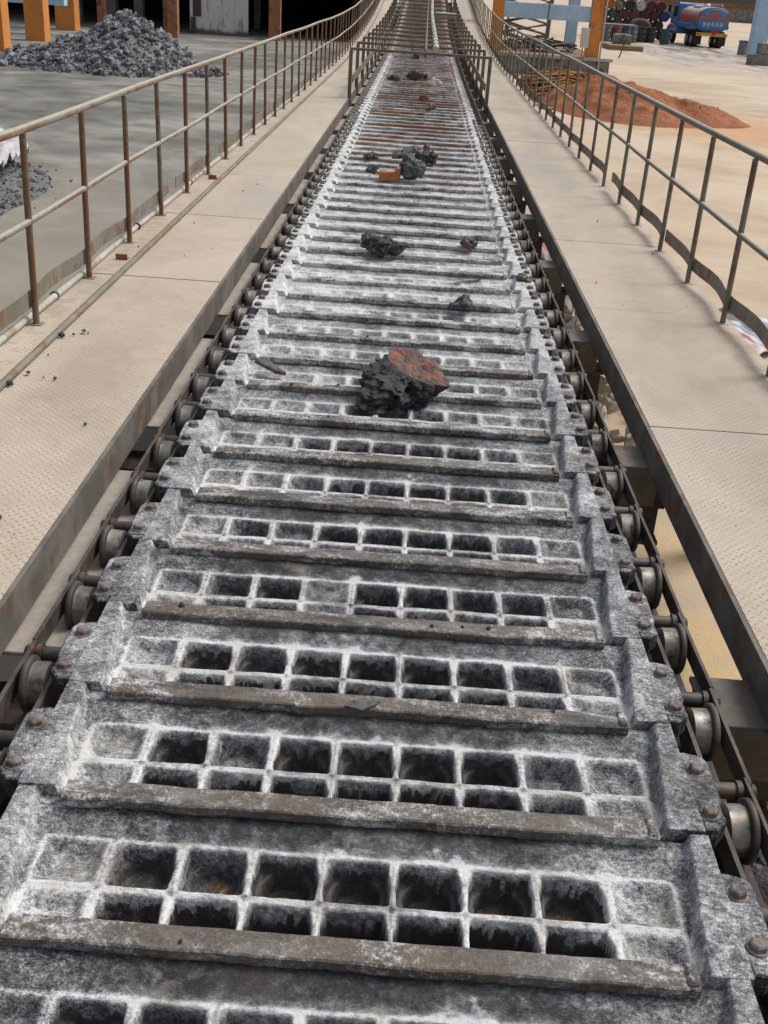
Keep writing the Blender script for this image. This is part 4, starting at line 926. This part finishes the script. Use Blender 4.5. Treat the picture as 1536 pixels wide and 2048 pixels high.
# ------------------------------------------------------------------ drums
DC = {'white': (.7, .7, .66), 'orange': (.5, .15, .04), 'green': (.02, .14, .11), 'maroon': (.12, .03, .028), 'dark': (.03, .03, .036), 'navy': (.035, .06, .17), 'rust': (.16, .06, .035), 'grey': (.14, .145, .15), 'teal': (.02, .09, .11)}
DM = {k: simple('drum_' + k + '_paint', v, tuple(x * .75 for x in v), 4, .5, 0, .2, .01, (.1, .05, .03)) for k, v in DC.items()}
def drum(col):
    b = MB(); b.lathe([(0, .30), (0, .33), (.03, .34), (.06, .33), (.33, .33), (.345, .345), (.36, .33), (.64, .33), (.655, .345), (.67, .33), (.97, .33), (1.0, .34), (1.02, .335), (1.02, .31), (1.0, .305)], 'Z', 20)
    b.lathe([(1.0, .05), (1.025, .05)], 'Z', 10, (.2, 0, 0)); return b.mesh('drum', DM[col])
DMs = {k: drum(k) for k in DC}
lay = [('maroon', 'orange', 'rust', 'dark', 'white', 'maroon', 'maroon'), ('dark', 'green', 'maroon', 'rust', 'maroon', 'maroon', 'navy'), ('rust', 'dark', 'rust', 'dark', 'navy', 'dark', 'dark'), ('dark', 'rust', 'dark', 'navy', 'dark', 'rust', 'dark')]
pn = ['in the bottom layer', 'in the second layer', 'in the third layer', 'in the top layer']
for r, cols in enumerate(lay):
    z = .42 + (3 - r) * .72
    for i, c in enumerate(cols):
        x = 14.5 + i * .84 + (.42 if r % 2 else 0); o = link('drum', DMs[c], None, (x, 99.9, z)); o.scale = (1.17,) * 3; o.rotation_euler = (R_(90), i * 1.3, 0); o.location.y = 100.4
        lab = {'white': 'white drum end in the stacked drum pile', 'orange': 'orange drum end in the stacked drum pile', 'green': 'green drum end in the stacked drum pile'}.get(c) or '%s drum lying %s of the stack, %s from the left' % ('dark' if c == 'dark' else c, pn[3 - r], ordw(i + 1))
        tag(o, lab, 'oil drum', 'stacked oil drums')
for i, (x, y, c, lab) in enumerate(((13.85, 90.0, 'grey', 'grey drum standing leftmost in the row before the stack'), (14.65, 90.2, 'rust', 'rust red drum standing second in the row'), (15.45, 90.5, 'teal', 'teal drum standing third in the row'), (16.0, 91, 'grey', 'pale grey drum standing fourth in the row'), (18.75, 92, 'teal', 'lone dark teal drum standing left of the tanker'), (17.9, 93.5, 'dark', 'black drum standing nearest the dark tank'), (17.1, 93.2, 'dark', 'black drum standing second left of the lone drum'))):
    o = link('drum', DMs[c], None, (x, y, 0)); o.scale = (1.1, 1.1, 1.1); tag(o, lab, 'oil drum', 'standing oil drums')
b = MB(); b.box(-1.4, 1.4, -1.0, 1.0, 0, .06); b.box(-1.4, -1.3, -1, 1, .06, .3); o = b.obj('metal_tray', 'silver', None, (14.9, 91.8, 1.18)); tag(o, 'sheet metal tray laid over the row of standing drums', 'tray')
b = MB(); b.lathe([(-1.0, .2), (-.98, .7), (-.9, .8), (.9, .8), (.98, .7), (1.0, .2)], 'Y', 24); b.box(-.7, -.5, -.7, .7, -.86, -.6); b.box(.5, .7, -.7, .7, -.86, -.6); tk = b.obj('steel_tank', 'dark_steel', None, (17.3, 95.5, .87)); tag(tk, 'dark round steel tank lying before the drum stack', 'tank')

# ------------------------------------------------------------------ tanker truck (faces away)
tt = tag(thing('tanker_truck', (22.0, 91.0, 0), (0, 0, R_(4))), 'blue tanker truck with a red tank, silver highlight in its colour, parked facing away', 'truck')
def ell(y, rx, rz, zc, n=28, p=2.5):
    return [(rx * math.copysign(abs(math.cos(2 * math.pi * k / n)) ** (2 / p), math.cos(2 * math.pi * k / n)), y, zc + rz * math.copysign(abs(math.sin(2 * math.pi * k / n)) ** (2 / p), math.sin(2 * math.pi * k / n))) for k in range(n)]
def loft(b, rings, smooth=True, capm=(None, None)):
    n = len(rings[0]); vs = [p for r in rings for p in r]
    b.add(vs, [(i * n + k, (i + 1) * n + k, (i + 1) * n + (k + 1) % n, i * n + (k + 1) % n) for i in range(len(rings) - 1) for k in range(n)], smooth)
    b.add(rings[0], [tuple(range(n))]); b.add(rings[-1], [tuple(range(n))[::-1]])
ZT = 1.95
b = MB(); loft(b, [ell(.06, 1.17, .80, ZT), ell(.0, 1.25, .88, ZT), ell(.05, 1.27, .9, ZT), ell(.1, 1.25, .88, ZT), ell(5.0, 1.25, .88, ZT), ell(5.1, 1.2, .8, ZT)]); b.obj('tank', M['truck_tank'], tt)
b = MB(); loft(b, [ell(-.06, 1.12, .74, ZT), ell(.055, 1.18, .82, ZT)]); te = b.obj('tank_end', 'truck_blue', tt)
b = MB(); b.box(-1.14, 1.14, -.085, -.063, ZT + .05, ZT + .26); b.box(-.3, .3, -.086, -.064, ZT + .264, ZT + .62); b.obj('red_stripe', 'truck_red', te)
b = MB(); rl = random.Random(3)
for q in range(5):
    x = -.78 + q * .33
    for u in range(3): b.box(x + u * .08, x + u * .08 + .04, -.085, -.064, ZT - .5 + rl.uniform(0, .1), ZT - .12 - rl.uniform(0, .08))
    b.box(x, x + .2, -.088, -.066, ZT - .3, ZT - .26)
b.obj('white_lettering', 'box_white', te)
b = MB(); loft(b, [[(p[0], p[1], p[2]) for p in ell(1.6, .7, .1, ZT + .87, 16)], ell(3.6, .7, .1, ZT + .87, 16)]); b.lathe([(ZT + .8, .3), (ZT + 1.05, .3), (ZT + 1.1, .25)], 'Z', 16, (0, 2.4, 0)); b.obj('top_hatch', 'silver', tt)
b = MB()
for s in (-1, 1): b.tube([(s * .75, .7, ZT + .8), (s * .75, .7, ZT + 1.08), (s * .75, 4.6, ZT + 1.08), (s * .75, 4.6, ZT + .8)], .025, 6)
b.obj('top_rail', 'silver', tt)
b = MB()
for s in (-1, 1): b.box(s * 1.28 - .09, s * 1.28 + .09, .3, 4.8, ZT - .62, ZT - .32, .02)
b.obj('side_box', 'truck_blue', tt)
b = MB(); b.box(-.5, .5, -.1, 7.4, .85, 1.05); b.box(-1.1, 1.1, .2, .5, .98, 1.18); b.obj('chassis', 'black', tt)
b = MB(); b.box(-1.2, 1.2, -.22, -.1, .82, 1.06, .01); b.obj('bumper', 'yellow', tt)
b = MB(); Tm = Matrix.Translation((.12, -.25, 1.12)) @ Matrix.Rotation(R_(90), 4, 'X') @ Matrix.Rotation(R_(45), 4, 'Z'); b.obox(Tm, .2, .2, .012); b.obj('hazard_sign', 'lamp_red', tt)
for s in (-1, 1):
    b = MB(); b.box(s * 1.0 - .11, s * 1.0 + .11, -.245, -.222, .9, 1.0); b.obj('tail_lamp', 'lamp_red', tt)
    b = MB(); b.box(s * .95 - .3, s * .95 + .3, .12, .15, .2, .85); b.obj('mud_flap', 'black', tt)
def wheel(x, y, w, r=.5):
    o = MB(); o.lathe([(-w / 2, r * .6), (-w / 2, r * .9), (-w / 2 + .04, r), (w / 2 - .04, r), (w / 2, r * .9), (w / 2, r * .6)], 'X', 24); wo_ = o.obj('wheel', 'black', tt, (x, y, r))
    o = MB(); o.lathe([(-w / 2 - .01, r * .2), (-w / 2 - .015, r * .55), (w / 2 + .015, r * .55), (w / 2 + .01, r * .2)], 'X', 16); o.obj('rim', 'silver', wo_)
for s in (-1, 1):
    wheel(s * .98, 1.0, .5); wheel(s * .98, 2.2, .5); wheel(s * 1.05, 6.6, .3)
cb = MB(); prof = [(5.45, .75), (5.45, 2.95), (5.6, 3.05), (6.9, 3.0), (7.35, 2.0), (7.5, 1.7), (7.5, .7)]
for xa, xb in ((-1.2, 1.2),):
    n = len(prof); vs = [(xa, y, z) for y, z in prof] + [(xb, y, z) for y, z in prof]
    cb.add(vs, [(i, (i + 1) % n, n + (i + 1) % n, n + i) for i in range(n)] + [tuple(range(n))[::-1], tuple(range(n, 2 * n))])
cab = cb.obj('cab', 'truck_blue', tt)
b = MB(); b.box(-.8, .8, 5.435, 5.448, 2.1, 2.75); b.box(-1.213, -1.202, 5.75, 6.8, 2.0, 2.75); b.box(1.202, 1.213, 5.75, 6.8, 2.0, 2.75); b.obj('cab_window', 'glass', cab)
for s in (-1, 1):
    b = MB(); b.tube([(s * 1.2, 7.0, 2.7), (s * 1.5, 7.05, 2.7)], .02, 6); b.box(s * 1.52 - .1, s * 1.52 + .1, 7.02, 7.09, 2.25, 2.8, .02); b.obj('mirror', 'black', cab)

# ------------------------------------------------------------------ people
def person(name, loc, rz, joints, scale, top, trousers, lab):
    """one skinned body; clothing as children"""
    P = {k: Vector(v) for k, v in joints.items()}
    E = [('pelvis', 'chest'), ('chest', 'neck'), ('neck', 'head'), ('head', 'crown')]
    for s in 'LR': E += [('chest', 'sh' + s), ('sh' + s, 'el' + s), ('el' + s, 'ha' + s), ('ha' + s, 'fi' + s), ('pelvis', 'hip' + s), ('hip' + s, 'kn' + s), ('kn' + s, 'an' + s), ('an' + s, 'to' + s)]
    rad = {'pelvis': .14, 'chest': .15, 'neck': .055, 'head': .085, 'crown': .075}
    for s in 'LR': rad.update({'sh' + s: .07, 'el' + s: .045, 'ha' + s: .035, 'fi' + s: .02, 'hip' + s: .095, 'kn' + s: .06, 'an' + s: .042, 'to' + s: .035})
    def skin(nm, keys, grow, parent, mat):
        ks = [k for k in P if k in keys]; me = bpy.data.meshes.new(nm); me.from_pydata([P[k] for k in ks], [(ks.index(a), ks.index(c)) for a, c in E if a in keys and c in keys], [])
        o = bpy.data.objects.new(nm, me); COL.objects.link(o); o.parent = parent
        m = o.modifiers.new('skin', 'SKIN'); m.use_smooth_shade = True; sv = me.skin_vertices[0].data
        for i, k in enumerate(ks): q = rad[k] * grow + (grow > 1) * .008; sv[i].radius = (q, q)
        sv[0].use_root = True; o.modifiers.new('sub', 'SUBSURF').levels = 1; o.modifiers['sub'].render_levels = 1; me.materials.append(M[mat]); return o
    body = skin(name, set(P), 1, None, 'skin'); body.location = loc; body.rotation_euler = (0, 0, rz); body.scale = (scale,) * 3
    skin('shirt', {'pelvis', 'chest', 'shL', 'shR', 'elL', 'elR'}, 1.12, body, top)
    skin('trousers', {'pelvis', 'hipL', 'hipR', 'knL', 'knR', 'anL', 'anR'}, 1.14, body, trousers)
    hb = MB(); h = P['crown']; hb.lathe([(-.03, .088), (.02, .094), (.06, .08), (.09, .03)], 'Z', 14, (h.x, h.y, h.z)); hb.obj('hair', 'hair', body)
    fb = MB()
    fb.obox(Matrix.Translation(P['head'] + Vector((0, .09, .0))), .012, .02, .018)
    fb.obj('nose', 'skin', body)
    tag(body, lab, 'person')
J1 = dict(pelvis=(0, 0, .95), chest=(0, .03, 1.3), neck=(0, .02, 1.47), head=(0, .04, 1.58), crown=(0, .03, 1.66), shL=(-.18, .02, 1.4), elL=(-.27, .06, 1.12), haL=(-.18, .22, .98), fiL=(-.12, .28, .95), shR=(.18, .02, 1.4), elR=(.28, .05, 1.12), haR=(.2, .2, .95), fiR=(.15, .28, .92), hipL=(-.1, 0, .88), knL=(-.12, .05, .48), anL=(-.13, .0, .08), toL=(-.15, .14, .03), hipR=(.1, 0, .88), knR=(.13, .03, .48), anR=(.15, -.02, .08), toR=(.17, .12, .03))
J2 = dict(pelvis=(0, 0, .93), chest=(.03, .18, 1.24), neck=(.04, .30, 1.38), head=(.04, .38, 1.45), crown=(.05, .42, 1.52), shL=(-.16, .22, 1.33), elL=(-.2, .36, 1.08), haL=(-.12, .55, .98), fiL=(-.1, .63, .96), shR=(.2, .22, 1.33), elR=(.26, .38, 1.1), haR=(.18, .58, 1.05), fiR=(.16, .66, 1.04), hipL=(-.1, 0, .88), knL=(-.12, .12, .48), anL=(-.12, .1, .08), toL=(-.13, .24, .03), hipR=(.1, -.02, .88), knR=(.14, -.02, .48), anR=(.16, -.2, .09), toR=(.17, -.08, .03))
person('person', (14.85, 92.0, 1.25), R_(150), J1, 1.02, 'cloth_camo', 'cloth_dark', 'person in a mottled shirt and dark trousers standing above the standing drums')
person('person', (18.9, 92.4, 0), R_(-75), J2, 1.08, 'cloth_purple', 'cloth_dark', 'person in a purple top and dark trousers bending toward the tanker')

# far boundary wall beyond the yard
b = MB(); b.box(40, 140, 235, 236, 0, 2.6); fw = b.obj('boundary_wall', 'concrete'); b = MB(); b.box(39.5, 140.5, 234.6, 236.4, 2.6, 3.4); b.obj('coping', 'dirt', fw); tag(fw, 'low far wall with a reddish top at the horizon on the right', 'wall')
